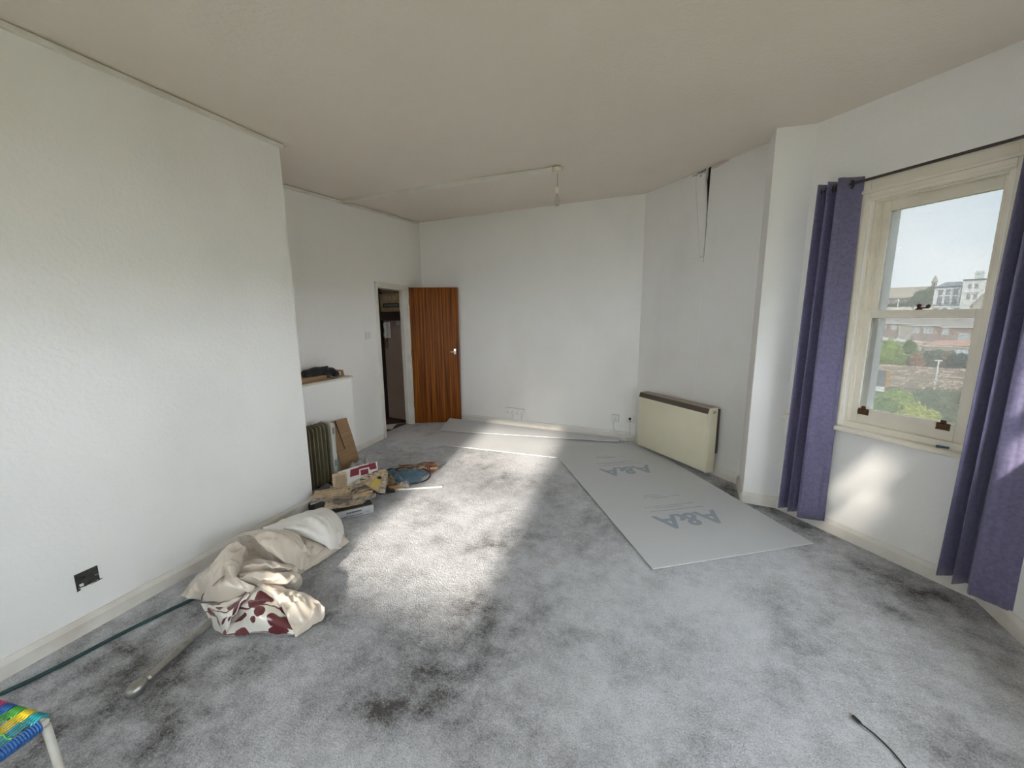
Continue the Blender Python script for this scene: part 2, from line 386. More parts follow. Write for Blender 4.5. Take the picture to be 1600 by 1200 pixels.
g = G(); g.box((dl, .008, 1.0), (dl+.002, .03, 1.12)); g.build('lock_plate', STEEL, D)
for zz in (.25, 1.0, 1.72): G().tube([(-.006, -.006, zz), (-.006, -.006, zz+.09)], .007, 8).build('hinge', STEEL, D)

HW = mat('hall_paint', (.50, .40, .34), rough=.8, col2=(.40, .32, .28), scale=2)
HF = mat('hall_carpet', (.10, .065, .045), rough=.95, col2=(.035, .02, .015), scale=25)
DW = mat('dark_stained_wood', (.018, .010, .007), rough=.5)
hrz = math.atan2(-.13, .99)
hp = [(-6.0, 2.0), (-3.325, 2.0), (-3.64, 5.3), (-6.0, 5.3)]
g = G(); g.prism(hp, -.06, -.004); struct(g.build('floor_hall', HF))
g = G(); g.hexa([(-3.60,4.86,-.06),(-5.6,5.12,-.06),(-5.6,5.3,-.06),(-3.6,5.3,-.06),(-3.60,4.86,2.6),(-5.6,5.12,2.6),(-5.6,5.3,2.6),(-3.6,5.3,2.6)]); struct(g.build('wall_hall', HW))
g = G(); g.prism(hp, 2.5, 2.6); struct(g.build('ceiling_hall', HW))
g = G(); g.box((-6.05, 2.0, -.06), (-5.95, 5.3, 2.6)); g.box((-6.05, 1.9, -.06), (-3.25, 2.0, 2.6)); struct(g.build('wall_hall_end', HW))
HT = empty('hall_frame', (-3.60, 4.855, 0), math.atan2(.13, -.99))     # local x runs along the hall wall, away from the door
# seen from the room the hall side of that wall is local -y ... kept as +y side by the sign below
g = G(); g.box((.54, 0, 0), (.62, .10, 2.35)); o = g.build('post', DW, HT, bevel=.004)
G().box((0, 0, 1.51), (.54, .12, 1.635)).build('shelf_beam', DW, HT, bevel=.004)
G().box((0, 0, 1.93), (.54, .03, 1.985)).build('top_rail', HW, HT, bevel=.003)
tag(HT, 'dark timber post and beam framing the hall wall beyond the doorway', 'frame')
CU = empty('fuse_board', (-3.60, 4.855, 0), math.atan2(.13, -.99))
tag(CU, 'old cream fuse board above the dark beam in the hall', 'fuse board')
BEIGE = mat('aged_beige_plastic', (.55, .45, .30), rough=.5, col2=(.42, .33, .2), scale=12)
G().box((.07, 0, 1.64), (.53, .06, 1.90)).build('enclosure', BEIGE, CU, bevel=.006)
G().box((.14, .06, 1.70), (.46, .066, 1.76)).build('breaker_window', BLACK, CU)
for i in range(8):
    G().box((.155+i*.036, .066, 1.712), (.178+i*.036, .076, 1.745)).build('breaker', mat('breaker_grey', (.28, .28, .3), rough=.4) if i == 0 else bpy.data.materials['breaker_grey'], CU)
G().box((.08, .06, 1.80), (.14, .07, 1.87)).build('warning_label', mat('warning_yellow', (.6, .36, .03), rough=.5), CU)
for i in range(3): G().box((.2+i*.09, .06, 1.80), (.265+i*.09, .068, 1.86)).build('cover_plate', mat('off_white', (.6, .52, .4), rough=.5), CU, bevel=.002)
IC = empty('intercom_handset', (-3.60, 4.855, 0), math.atan2(.13, -.99)); tag(IC, 'white intercom handset hung on the hall wall', 'intercom')
G().box((.40, 0, 1.25), (.50, .03, 1.49)).build('base', PLASTIC, IC, bevel=.006)
g = G(); g.tube(spline([(.45, .045, 1.48), (.45, .068, 1.46), (.45, .058, 1.37), (.45, .068, 1.28), (.45, .045, 1.26)]), .02, 10); g.build('handset', PLASTIC, IC, smooth=True)
g = G(); g.tube(spline([(.47, .02, 1.25), (.49, .03, 1.16), (.475, .035, 1.10), (.45, .03, 1.12), (.455, .02, 1.25)]), .006, 6); g.build('cord', mat('brown_cord', (.10, .06, .04)), IC, smooth=True)
BL_ = empty('door_chime', (-3.60, 4.855, 0), math.atan2(.13, -.99)); tag(BL_, 'small round white bell fitting under the dark beam in the hall', 'bell')
Mx = Matrix.Rotation(-pi/2, 3, 'X')
G().lathe([(.032, 0), (.034, .012), (.028, .022)], 20, (.235, 0, 1.475), M=Mx).build('housing', PLASTIC, BL_, smooth='auto')
G().lathe([(.013, .022), (.012, .026)], 14, (.235, 0, 1.475), M=Mx).build('button', STEEL, BL_)
g = G(); g.sheet(surf([[(-3.78,4.30,.004),(-3.62,4.36,.006)],[(-3.86,4.5,.006),(-3.70,4.56,.02)],[(-3.76,4.62,.004),(-3.64,4.70,.008)]], 3), .002); tag(g.build('paper_sheet', mat('paper_white', (.72, .70, .66))), 'white paper lying on the dark hall floor just past the doorway', 'paper')

# light switch
def plate(name, w, h, P, rz, label, cat, group=None):
    o = empty(name, P, rz); tag(o, label, cat, group)
    G().box((-w/2, -.012, -h/2), (w/2, 0, h/2)).build('plate', PLASTIC, o, bevel=.003)
    return o
rzD, _ = frame(P_AL, P_BL)
S = plate('light_switch', .088, .088, (-3.29-.0954*1.54, 2.258+1.54, 1.34), rzD, 'white light switch on the wall left of the doorway', 'switch')
G().box((-.012, -.018, -.018), (.012, -.012, .018)).build('rocker', PLASTIC, S, bevel=.002)

# ------------------------------------------------------------------ windows
GRIMY_DIM = bpy.data.materials.new('grimy_dimming_glass'); GRIMY_DIM.use_nodes = True  # patchy grime, plus a tint and veil that balance outdoor against indoor brightness
n = GRIMY_DIM.node_tree; n.nodes.clear()
def gn(t, **k):
    x = n.nodes.new(t)
    for a, b_ in k.items(): x.inputs[a].default_value = b_
    return x
tr = gn('ShaderNodeBsdfTransparent'); gl = gn('ShaderNodeBsdfGlossy', Roughness=.03); df = gn('ShaderNodeBsdfDiffuse', Color=(.55, .55, .52, 1)); tl = gn('ShaderNodeBsdfTranslucent', Color=(.5, .5, .48, 1))
t = gn('ShaderNodeTexCoord'); z = gn('ShaderNodeTexNoise', Scale=9.0, Detail=8.0, Roughness=.75); z2 = gn('ShaderNodeTexVoronoi', Scale=70.0)
n.links.new(t.outputs['Object'], z.inputs['Vector']); n.links.new(t.outputs['Object'], z2.inputs['Vector'])
r = gn('ShaderNodeMapRange', **{'From Min': .60, 'From Max': .78, 'To Max': .18}); n.links.new(z.outputs['Fac'], r.inputs['Value'])
GT = .232  # grey tint in the glass colour, added to dim the bright view outside
tr.inputs['Color'].default_value = (GT*.985, GT, GT*1.0, 1)
ad = gn('ShaderNodeMixShader', Fac=.05); ad2 = gn('ShaderNodeMixShader'); ad3 = gn('ShaderNodeMixShader', Fac=.03); dd_ = gn('ShaderNodeMixShader', Fac=.85); out = gn('ShaderNodeOutputMaterial')
n.links.new(df.outputs[0], dd_.inputs[1]); n.links.new(tl.outputs[0], dd_.inputs[2])
vm = gn('ShaderNodeMath'); vm.operation = 'ADD'; vm.inputs[1].default_value = .11; n.links.new(r.outputs['Result'], vm.inputs[0]); n.links.new(vm.outputs[0], ad2.inputs['Fac']); n.links.new(tr.outputs[0], ad2.inputs[1]); n.links.new(dd_.outputs[0], ad2.inputs[2])  # constant share is an added pale veil imitating outdoor haze; noise is grime
n.links.new(ad2.outputs[0], ad3.inputs[1]); n.links.new(gl.outputs[0], ad3.inputs[2]); n.links.new(ad3.outputs[0], out.inputs['Surface'])
CLEAR = bpy.data.materials.new('clear_glass'); CLEAR.use_nodes = True
n = CLEAR.node_tree; n.nodes.clear(); tr = gn('ShaderNodeBsdfTransparent', Color=(.95, .96, .96, 1)); gl = gn('ShaderNodeBsdfGlossy', Roughness=.02); mx = gn('ShaderNodeMixShader', Fac=.04); out = gn('ShaderNodeOutputMaterial')
n.links.new(tr.outputs[0], mx.inputs[1]); n.links.new(gl.outputs[0], mx.inputs[2]); n.links.new(mx.outputs[0], out.inputs['Surface'])
BRASS = mat('tarnished_brass', (.10, .055, .025), rough=.5, metal=.7)
RENDER = mat('white_render', (.93, .94, .94), rough=.9)

rzC, lnC = frame(P_C, P_D)
def ring(g, s0, s1, z0, z1, w, y0, y1, wt=None, wb=None, wr=None):
    wt = w if wt is None else wt; wb = w if wb is None else wb; wr = w if wr is None else wr
    g.box((s0, y0, z0), (s0+w, y1, z1)); g.box((s1-wr, y0, z0), (s1, y1, z1))
    if wt: g.box((s0+w, y0, z1-wt), (s1-wr, y1, z1))
    if wb: g.box((s0+w, y0, z0), (s1-wr, y1, z0+wb))
    return g
def sash(root, s0, s1, z0, z1, y0, y1, stile, top, bottom, glass, name='sash'):
    q = ring(G(), s0, s1, z0, z1, stile, y0, y1, top, bottom).build(name, CREAM, root, bevel=.004); struct(q)
    ym = (y0+y1)/2
    p = struct(G().box((s0+stile-.004, ym-.002, z0+bottom-.004), (s1-stile+.004, ym+.002, z1-top+.004)).build('pane', glass, q))
    return q
Wn = empty('window_1', (P_C[0], P_C[1], 0), rzC); struct(Wn, 'cream sash window with grimy panes looking out on houses')
# architrave: outer flat, inner fascia, box lining, beads
g = G(); ring(g, .285, 1.095, .80, 2.365, .10, -.018, 0, .125, 0); struct(g.build('architrave', CREAM, Wn, bevel=.004))
g = G(); ring(g, .32, 1.06, .80, 2.31, .022, -.034, -.018, .022, 0); ring(g, .362, 1.018, .80, 2.262, .018, -.028, -.018, .018, 0); struct(g.build('moulding', CREAM, Wn, bevel=.005))
g = G(); ring(g, .395, .985, .79, 2.26, .012, 0, .14, .014, .0); g.box((.407, .0, .79), (.973, .14, .828)); struct(g.build('box_lining', CREAM, Wn))
g = G(); ring(g, .407, .973, .83, 2.246, .012, .012, .026, .012, 0); ring(g, .407, .973, .83, 2.246, .010, .066, .076, .01, 0); struct(g.build('bead', CREAM, Wn, bevel=.003))
lo = sash(Wn, .407, .973, .826, 1.566, .027, .065, .046, .048, .100, GRIMY_DIM, 'lower_sash')
up = sash(Wn, .407, .973, 1.52, 2.246, .077, .113, .046, .07, .046, GRIMY_DIM, 'upper_sash')
for s in (.43, .95):
    g = G(); g.add([(s-.022,.077,1.52),(s+.022,.077,1.52),(s+.016,.077,1.47),(s+.004,.077,1.455),(s-.018,.077,1.46),(s-.022,.113,1.52),(s+.022,.113,1.52),(s+.016,.113,1.47),(s+.004,.113,1.455),(s-.018,.113,1.46)], [(0,1,2,3,4),(9,8,7,6,5),(0,5,6,1),(1,6,7,2),(2,7,8,3),(3,8,9,4),(4,9,5,0)]); struct(g.build('sash_horn', CREAM, up))
for s in (.487, .880):                                   # brass lifts on the bottom rail
    g = G(); g.box((s-.030, .022, .885), (s+.030, .027, .925)); g.box((s-.022, .008, .912), (s+.022, .024, .918)); g.box((s-.022, .002, .900), (s+.022, .010, .918)); g.box((s-.012, .018, .925), (s+.012, .027, .942))
    g.box((s-.030, .018, .885), (s-.016, .022, .893)); g.box((s+.016, .018, .885), (s+.030, .022, .893))
    struct(g.build('sash_lift', BRASS, lo, bevel=.0015))
g = G(); g.lathe([(.016, 0), (.016, .006), (.009, .010), (.009, .02), (.013, .026), (.006, .034)], 12, (.680, .045, 1.566)); g.box((.675, .035, 1.572), (.725, .052, 1.582)); g.lathe([(.009, 0), (.011, .01), (.005, .018)], 10, (.722, .045, 1.578)); struct(g.build('sash_fastener', BRASS, lo))
g = G(); g.box((.0, -.052, .755), (1.15, .03, .79)); o = g.build('sill', CREAM, Wn, bevel=.012, segs=3); struct(o)
g = G(); g.box((.395, .14, .72), (.985, .30, .81)); struct(g.build('outer_sill', RENDER, Wn))
g = G(); ring(g, .395, .985, .79, 2.26, .045, .14, .215, .03, 0); struct(g.build('outer_reveal', RENDER, Wn))
# the bay's other windows and the one behind, out of view: daylight comes in through them
def plain_window(name, P0, P1, s0, s1, z0, z1, ys=(.03, .065, .075, .11)):
    rz, _ = frame(P0, P1); w = empty(name, (P0[0], P0[1], 0), rz); struct(w)
    g = G(); ring(g, s0-.08, s1+.08, z0-.02, z1+.08, .08, -.018, 0); struct(g.build('architrave', CREAM, w))
    zm = (z0+z1)/2
    sash(w, s0, s1, z0, zm+.02, ys[0], ys[1], .03, .04, .05, CLEAR, 'lower_sash'); sash(w, s0, s1, zm-.02, z1, ys[2], ys[3], .03, .04, .04, CLEAR, 'upper_sash')
plain_window('window_2', P_D, P_RR, .33, 1.36, .85, 1.66, (.005, .025, .028, .05))
plain_window('window_3', P_D, P_RR, 1.965, 3.6, 1.08, 1.72, (.005, .025, .028, .05))
plain_window('window_4', P_RR, P_LF, 2.06, 3.16, .98, 2.24)

g = G(); g.tube([(-.02, 0, .006), (.03, 0, .008)], .006, 8); g.box((-.022, -.005, .0), (-.006, .005, .014))
tag(g.build('pencil_stub', mat('blue_plastic', (.02, .09, .16), rough=.4), loc=(P_C[0]+.905*.676-.737*.018, P_C[1]-.905*.737-.676*.018, .79), rot=(0, 0, rzC+.3), bevel=.001), 'small blue plastic piece on the cream window sill', 'bit')

# ------------------------------------------------------------------ curtains and rod
PURPLE = mat('purple_curtain_cloth', (.115, .104, .190), rough=.75, col2=(.150, .136, .240), scale=55, sheen=.25, bump=.15, bscale=350)
Wc = Vector((P_C[0], P_C[1], 0)); uC = Vector((cos(rzC), sin(rzC), 0)); nC = Vector((sin(rzC), -cos(rzC), 0))      # nC points into the room
def atC(s, d, z): return Wc+uC*s+nC*d+Vector((0, 0, z))
def curtain(root, prof_top, prof_bot, z_top, z_bot, nz_=40, amp=.006, seed=0, th=.002, name='cloth', zb=None):
    a = spline([Vector((*p, 0)) for p in prof_top], 8); b_ = spline([Vector((*p, 0)) for p in prof_bot], 8)
    rows = []
    for i in range(nz_+1):
        t = i/nz_; row = []
        for j in range(len(a)):
            s = a[j].x*(1-t)+b_[j].x*t; d = a[j].y*(1-t)+b_[j].y*t
            w = noise.noise(Vector((j*.16, t*3.2, seed)))*amp*(0.3+t) + noise.noise(Vector((j*.35, t*9, seed+4)))*amp*.5
            zz = z_top+(z_bot+(zb(j/(len(a)-1)) if zb else 0)-z_top)*t
            row.append(atC(s+w*.5, d+w, zz))
        rows.append(row)
    g = G(); g.sheet(rows, th); return g.build(name, PURPLE, root, smooth=True)
CL = empty('curtain', tuple(atC(.2, .08, 0))); tag(CL, 'purple curtain hanging left of the window, fully in view', 'curtain')
CL_loc = Vector(CL.location)
def under(o, root):
    o.parent = root; o.matrix_parent_inverse = Matrix.Translation(-Vector(root.location)); return o
topL = [(.115,.03),(.128,.09),(.138,.135),(.153,.09),(.17,.035),(.188,.09),(.202,.14),(.217,.09),(.232,.04),(.25,.10),(.268,.148),(.288,.138),(.30,.10),(.33,.05),(.35,.03)]
botL = [(.06,.03),(.083,.09),(.10,.125),(.118,.08),(.135,.035),(.158,.09),(.177,.13),(.194,.09),(.21,.045),(.235,.11),(.265,.158),(.295,.146),(.32,.12),(.36,.075),(.385,.05)]
o = curtain(CL, topL, botL, 2.40, .075, seed=2, zb=lambda u: .02*u-.01); under(o, CL)
ring_m = mat('dark_eyelet', (.05, .045, .04), rough=.3, metal=.8)
def eyelet(root, s, d, z, rx):
    g = G(); bpy_n = 20; pts = []
    for k in range(bpy_n+1):
        t = 2*pi*k/bpy_n; pts.append((0, .022*cos(t), .022*sin(t)))
    g.tube(pts, .005, 6, caps=False)
    o = g.build('eyelet', ring_m, root, smooth=True, loc=tuple(atC(s, d, z)-Vector(root.location)), rot=(0, 0, rzC+rx)); return o
for s, d, rx in ((.14, .088, .3), (.18, .088, -.3), (.21, .088, .3), (.24, .088, -.3), (.315, .085, .9)): eyelet(CL, s, d, 2.355, rx)
CR = empty('curtain', tuple(atC(1.12, .08, 0))); tag(CR, 'purple sunlit curtain right of the window, cut by the right frame edge', 'curtain')
topR = [(1.045,.03),(1.055,.09),(1.062,.15),(1.075,.09),(1.085,.04),(1.10,.10),(1.11,.155),(1.125,.09),(1.135,.045),(1.15,.10),(1.165,.165),(1.19,.16),(1.22,.14),(1.25,.12),(1.27,.11)]
botR = [(1.00,.04),(1.015,.10),(1.025,.145),(1.045,.09),(1.06,.05),(1.078,.10),(1.09,.15),(1.105,.10),(1.12,.06),(1.14,.12),(1.16,.165),(1.20,.158),(1.245,.15),(1.29,.15),(1.325,.145)]
o = curtain(CR, topR, botR, 2.40, .075, seed=7, zb=lambda u: .03-.02*u); under(o, CR)
for s, d, rx in ((1.06, .088, .3), (1.09, .088, -.3), (1.12, .088, .3), (1.145, .088, -.3), (1.2, .15, .9)): eyelet(CR, s, d, 2.355, rx)
RODM = mat('dark_grey_rod', (.07, .06, .055), rough=.35, metal=.6)
RD = empty('curtain_rod', tuple(atC(.6, .088, 2.355))); tag(RD, 'thin dark curtain rod across the top of the window', 'curtain rod')
o = G().tube([atC(.135, .088, 2.358), atC(1.19, .088, 2.358)], .0085, 12).build('pole', RODM, smooth='auto'); under(o, RD)
for s in (.15, 1.13):
    o = G().tube([atC(s, 0, 2.358), atC(s, .09, 2.358)], .006, 8).build('bracket', RODM); under(o, RD)
    o = G().tube([atC(s, -.0, 2.358), atC(s, .006, 2.358)], .02, 14).build('wall_flange', RODM); under(o, RD)
o = G().lathe([(.009, -.02), (.016, -.01), (.016, .01), (.006, .018)], 12, atC(.138, .088, 2.358)).build('end_cap', RODM, smooth=True); under(o, RD)

# ------------------------------------------------------------------ panel heater on the bay wall
rzA, lnA = frame(P_BR, P_A)
H = empty('panel_heater', (P_BR[0], P_BR[1], 0), rzA); tag(H, 'cream electric panel heater with brown top grille on the bay wall', 'heater')
HCREAM = mat('heater_cream', (.76, .72, .555), rough=.42, col2=(.71, .67, .51), scale=3)
HBROWN = mat('heater_brown', (.085, .065, .050), rough=.55)
HTAN = mat('heater_tan', (.36, .30, .24), rough=.5)
g = G(); g.add([(.22,-.16,.055),(1.165,-.16,.055),(1.165,-.16,.622),(.22,-.16,.622),(.22,-.05,.055),(1.165,-.05,.055),(1.165,-.05,.675),(.22,-.05,.675),(.22,-.145,.675),(1.165,-.145,.675)],
    [(0,1,2,3),(4,7,6,5),(0,4,5,1),(3,2,9,8),(8,9,6,7),(0,3,8,7,4),(1,5,6,9,2)]); g.build('casing', HCREAM, H, bevel=.004)
g = G(); g.hexa([(.224,-.1635,.628),(1.163,-.1635,.628),(1.163,-.155,.628),(.224,-.155,.628),(.224,-.150,.676),(1.163,-.150,.676),(1.163,-.14,.676),(.224,-.14,.676)]); g.build('grille', HBROWN, H)
G().box((.224, -.145, .672), (1.163, -.03, .680)).build('top_plate', HTAN, H, bevel=.002)
g = G(); g.add([(1.165,-.166,.052),(1.19,-.166,.052),(1.19,-.166,.63),(1.165,-.166,.63),(1.165,-.06,.052),(1.19,-.06,.052),(1.19,-.06,.683),(1.165,-.06,.683),(1.165,-.147,.683),(1.19,-.147,.683)],
    [(0,1,2,3),(4,7,6,5),(0,4,5,1),(3,2,9,8),(8,9,6,7),(0,3,8,7,4),(1,5,6,9,2)]); g.build('end_cap', HCREAM, H, bevel=.006)
for i in range(3): G().box((1.19, -.125, .632+i*.011), (1.1912, -.085, .637+i*.011)).build('vent_slot', HBROWN, H)
G().box((.23, -.052, .23), (1.185, -.022, .668)).build('back_plate', HBROWN, H, bevel=.004)
for s in (.42, .95): G().box((s, -.03, .2), (s+.05, 0, .6)).build('wall_bracket', HBROWN, H)
g = G(); g.tube(spline([(1.0, -.09, .055), (1.04, -.09, .03), (1.08, -.08, .028), (1.10, -.06, .055)]), .005, 6); g.build('cable_loop', PLASTIC, H, smooth=True)

# ------------------------------------------------------------------ torn lining paper on the bay wall
CK = empty('torn_wallpaper', (P_BR[0], P_BR[1], 0), rzA); tag(CK, 'lining paper split and peeling at the top of the bay wall', 'wallpaper')
g = G(); g.add([(.838,-.0015,2.905),(.853,-.0015,2.91),(.868,-.0015,2.908),(.862,-.0015,2.85),(.862,-.0015,2.74),(.858,-.0015,2.56),(.855,-.0015,2.30),(.852,-.0015,2.05),(.850,-.0015,2.05),(.852,-.0015,2.30),(.852,-.0015,2.56),(.842,-.0015,2.68),(.830,-.0015,2.80),(.838,-.0015,2.85)], [tuple(range(14))]); g.build('dark_split', DARK, CK)
g = G(); rows = [[(.70,-.002,2.905),(.76,-.004,2.88),(.80,-.008,2.888),(.842,-.03,2.885)], [(.70,-.002,2.80),(.75,-.003,2.79),(.80,-.006,2.79),(.832,-.026,2.79)], [(.72,-.002,2.66),(.77,-.003,2.66),(.81,-.004,2.66),(.845,-.014,2.66)], [(.76,-.002,2.4),(.80,-.002,2.4),(.83,-.003,2.4),(.853,-.006,2.4)], [(.80,-.002,2.1),(.82,-.002,2.1),(.84,-.002,2.1),(.851,-.003,2.1)]]
g.sheet(surf(rows, 4), .0012); g.build('loose_flap', PAINT_BAY, CK, smooth=True)
g = G(); g.add([(.70,-.002,2.902),(.78,-.0085,2.898),(.832,-.03,2.900),(.836,-.03,2.892),(.78,-.0090,2.889),(.71,-.003,2.898)], [(0,1,2,3,4,5)]); g.build('dark_split', DARK, CK)
g = G(); g.sheet(surf([[(.88,-.003,2.885),(.93,-.012,2.88),(.99,-.02,2.885),(1.05,-.004,2.90)],[(.875,-.004,2.90),(.93,-.03,2.898),(.99,-.035,2.904),(1.06,-.006,2.908)]], 4), .001); g.build('curled_strip', mat('paper_edge', (.62, .52, .45), rough=.8), CK, smooth=True)
g = G(); g.add([(.64,-.0015,2.892),(.70,-.0025,2.895),(.72,-.003,2.878),(.66,-.0015,2.884)], [(0,1,2,3)]); g.build('bare_plaster', mat('pink_plaster', (.45, .33, .28), rough=.9), CK)
g = G()
for s, z_ in ((.755,2.855),(.80,2.878)): g.add([(s,-.0125,z_),(s+.012,-.0125,z_+.018),(s+.015,-.0125,z_+.01),(s+.006,-.0125,z_-.008)], [(0,1,2,3)])
for q_ in range(2):
    pass
g.build('dark_split', DARK, CK)['kind'] = 'stuff'
g = G(); g.sheet([[(.849,-.0015,2.05),(.853,-.0015,2.05)],[(.853,-.0015,.70),(.857,-.0015,.70)]], .006); g.build('seam_strip', PAINT, CK)
for s, z_ in ((.76,2.05),(.70,1.98),(.75,1.86),(.70,1.80)):
    G().lathe([(.004, 0), (.003, .002)], 8, (s, -.002, z_)).build('nail_hole', DARK, CK)

# ------------------------------------------------------------------ sockets, conduit, pendant
rzB, lnB = frame(P_BL, P_BR); bdx = Vector((cos(rzB), sin(rzB), 0))
def atB(x, off=0): # point on the back wall at world x
    t_ = (x-P_BL[0])/(P_BR[0]-P_BL[0]); p = Vector((x, P_BL[1]+(P_BR[1]-P_BL[1])*t_, 0)); return p+Vector((bdx.y, -bdx.x, 0))*off
def socket(x, z, w, label, cat='socket', switches=1, group=None):
    p = atB(x); o = empty('wall_socket', (p.x, p.y, z), rzB); tag(o, label, cat, group)
    G().box((-w/2, -.03, -.044), (w/2, 0, .044)).build('back_box', PLASTIC, o, bevel=.003)
    G().box((-w/2, -.038, -.044), (w/2, -.03, .044)).build('face_plate', PLASTIC, o, bevel=.003)
    for k in range(switches):
        c = 0 if switches == 1 else (-w/4 if k == 0 else w/4)
        G().box((c-.008, -.043, .012), (c+.008, -.038, .034)).build('rocker', PLASTIC, o, bevel=.0015)
        for dx, dz in ((0, -.004), (-.011, -.025), (.011, -.025)): G().box((c+dx-.003, -.0388, dz-.005), (c+dx+.003, -.0379, dz+.005)).build('pin_hole', BLACK, o)
    return o
socket(-2.11, .245, .146, 'twin white socket on the back wall, left of the joined pair', switches=2)
socket(-1.965, .235, .146, 'twin white socket on the back wall, right of the joined pair', switches=2)
so = socket(-.656, .282, .088, 'white fused outlet on the back wall, left of the plugged one by heater')
so2 = socket(-.475, .285, .088, 'white socket with black plug beside the cream heater')
G().box((-.012, -.058, -.002), (.014, -.038, .026)).build('plug', BLACK, so2, bevel=.004)
def conduit(pts, label, w=.014, cat='conduit', name='cable_conduit', m=PLASTIC, r=None):
    g = G()
    if r: g.tube(pts, r, 8)
    else: g.tube(pts, w*.6, 4)
    return tag(g.build(name, m, smooth=bool(r)), label, cat)
def bp(x, z, off): p = atB(x, off); return (p.x, p.y, z)
for x, lab in ((-2.085, 'white conduit dropping from the left socket of the joined pair'), (-1.95, 'white conduit dropping from the right socket of the joined pair')):
    a = bp(x-.012, .10, .002); b_ = bp(x+.012, .20, .016); p = atB(x); 
    o = empty('cable_conduit', (p.x, p.y, 0), rzB); tag(o, lab, 'conduit'); G().box((-.014, -.018, .088), (.014, -.0005, .2)).build('cover', PLASTIC, o, bevel=.002)
g = G(); p = atB(-.45)
o = empty('skirting_trunking', (P_BL[0], P_BL[1], 0), rzB); tag(o, 'long white cable trunking along the top of the back skirting', 'trunking')
G().box((.62, -.020, .088), (3.10, -.0005, .115)).build('cover', PLASTIC, o, bevel=.003)
g = G(); g.tube(spline([bp(-.675, .235, .02), bp(-.672, .16, .03), bp(-.65, .12, .045), bp(-.60, .085, .055), bp(-.50, .07, .06), bp(-.43, .065, .06)]), .006, 8); tag(g.build('power_cable', PLASTIC, smooth=True), 'white cable dropping from the fused outlet and running along skirting', 'cable')
g = G(); g.tube(spline([bp(-.47, .272, .055), bp(-.472, .24, .075), bp(-.47, .15, .06), bp(-.475, .06, .06), bp(-.46, .012, .07), bp(-.42, .012, .10)]), .005, 8); tag(g.build('power_cable', PLASTIC, smooth=True), 'white cable hanging from the black plug beside the heater', 'cable')

PL = empty('pendant_lamp', (-1.062, 3.675, 2.845)); tag(PL, 'bare light bulb on a short cord hanging from the ceiling', 'lamp')
IVORY = mat('ivory_plastic', (.72, .66, .54), rough=.4)
G().lathe([(.045, .0), (.045, -.022), (.038, -.032), (.012, -.036), (.008, -.044), (.003, -.048)], 24).build('ceiling_rose', IVORY, PL, smooth='auto')
G().tube([(0, 0, -.045), (0.001, 0, -.16)], .0028, 8).build('cord', mat('cord_brown', (.28, .22, .15)), PL, smooth=True)
G().lathe([(.006, -.155), (.014, -.165), (.015, -.185), (.018, -.188), (.018, -.194), (.0155, -.197), (.0155, -.215)], 18).build('lamp_holder', IVORY, PL, smooth='auto')
G().lathe([(.011, -.213), (.0115, -.228)], 14).build('bulb_cap', STEEL, PL)
BULB = bpy.data.materials.new('bulb_glass'); BULB.use_nodes = True; bb = BULB.node_tree.nodes['Principled BSDF']; bb.inputs['Transmission Weight'].default_value = .75; bb.inputs['Roughness'].default_value = .08; bb.inputs['Base Color'].default_value = (.85, .83, .76, 1); bb.inputs['IOR'].default_value = 1.2
G().lathe([(.011, -.228), (.014, -.238), (.024, -.256), (.0295, -.276), (.028, -.294), (.02, -.310), (.008, -.318), (.001, -.319)], 24).build('bulb', BULB, PL, smooth=True)
G().tube(spline([(-.006, 0, -.235), (-.009, 0, -.268), (0, 0, -.274), (.009, 0, -.268), (.006, 0, -.235)]), .0012, 5).build('filament', STEEL, PL)
a = Vector((-1.105, 3.674, 2.836)); b_ = Vector((-3.40, 3.49, 2.783))
g = G(); dd = (b_-a).normalized(); l_ = Vector((-dd.y, dd.x, 0))*.012
g.hexa([a-l_-Vector((0,0,.016)), b_-l_-Vector((0,0,.016)), b_+l_-Vector((0,0,.016)), a+l_-Vector((0,0,.016)), a-l_+Vector((0,0,.02)), b_-l_+Vector((0,0,.03)), b_+l_+Vector((0,0,.03)), a+l_+Vector((0,0,.02))])
tag(g.build('ceiling_conduit', GLOSS), 'white cable cover running across the ceiling to the pendant lamp', 'conduit')

# empty socket box in the left wall
rzL, lnL = frame(P_LF, P_LW)
sy = (.858+1.5)/cos(rzL-pi/2)
o = empty('open_socket_box', (P_LF[0]+cos(rzL)*sy, P_LF[1]+sin(rzL)*sy, .272), rzL); tag(o, 'dark empty socket box in the left wall', 'socket')
DARK_METAL = mat('dark_metal', (.02, .02, .019), rough=.6, metal=.3, col2=(.06, .06, .055), scale=30)  # near-black metal, mottled slightly lighter
g = G(); g.add([(-.040,-.001,-.034),(-.01,-.001,-.040),(.03,-.001,-.038),(.044,-.001,-.032),(.042,-.001,.036),(-.039,-.001,.038)], [tuple(range(6))]); g.build('back_plate', DARK_METAL, o)
for a, b_ in (((-.043,-.004,-.038),(-.038,0,.040)), ((.039,-.004,-.036),(.044,0,.038)), ((-.043,-.004,.034),(.044,0,.040))): G().box(a, b_).build('rim', DARK_METAL, o)
G().box((-.032, -.010, -.028), (-.018, -.001, -.016)).build('fixing_lug', PLASTIC, o, bevel=.002); G().box((.028, -.010, -.006), (.04, -.001, -.001)).build('fixing_lug', STEEL, o)
G().lathe([(.006, 0), (.006, .001)], 10, (-.012, -.0015, .012), M=Matrix.Rotation(pi/2, 3, 'X')).build('knockout', DARK, o)
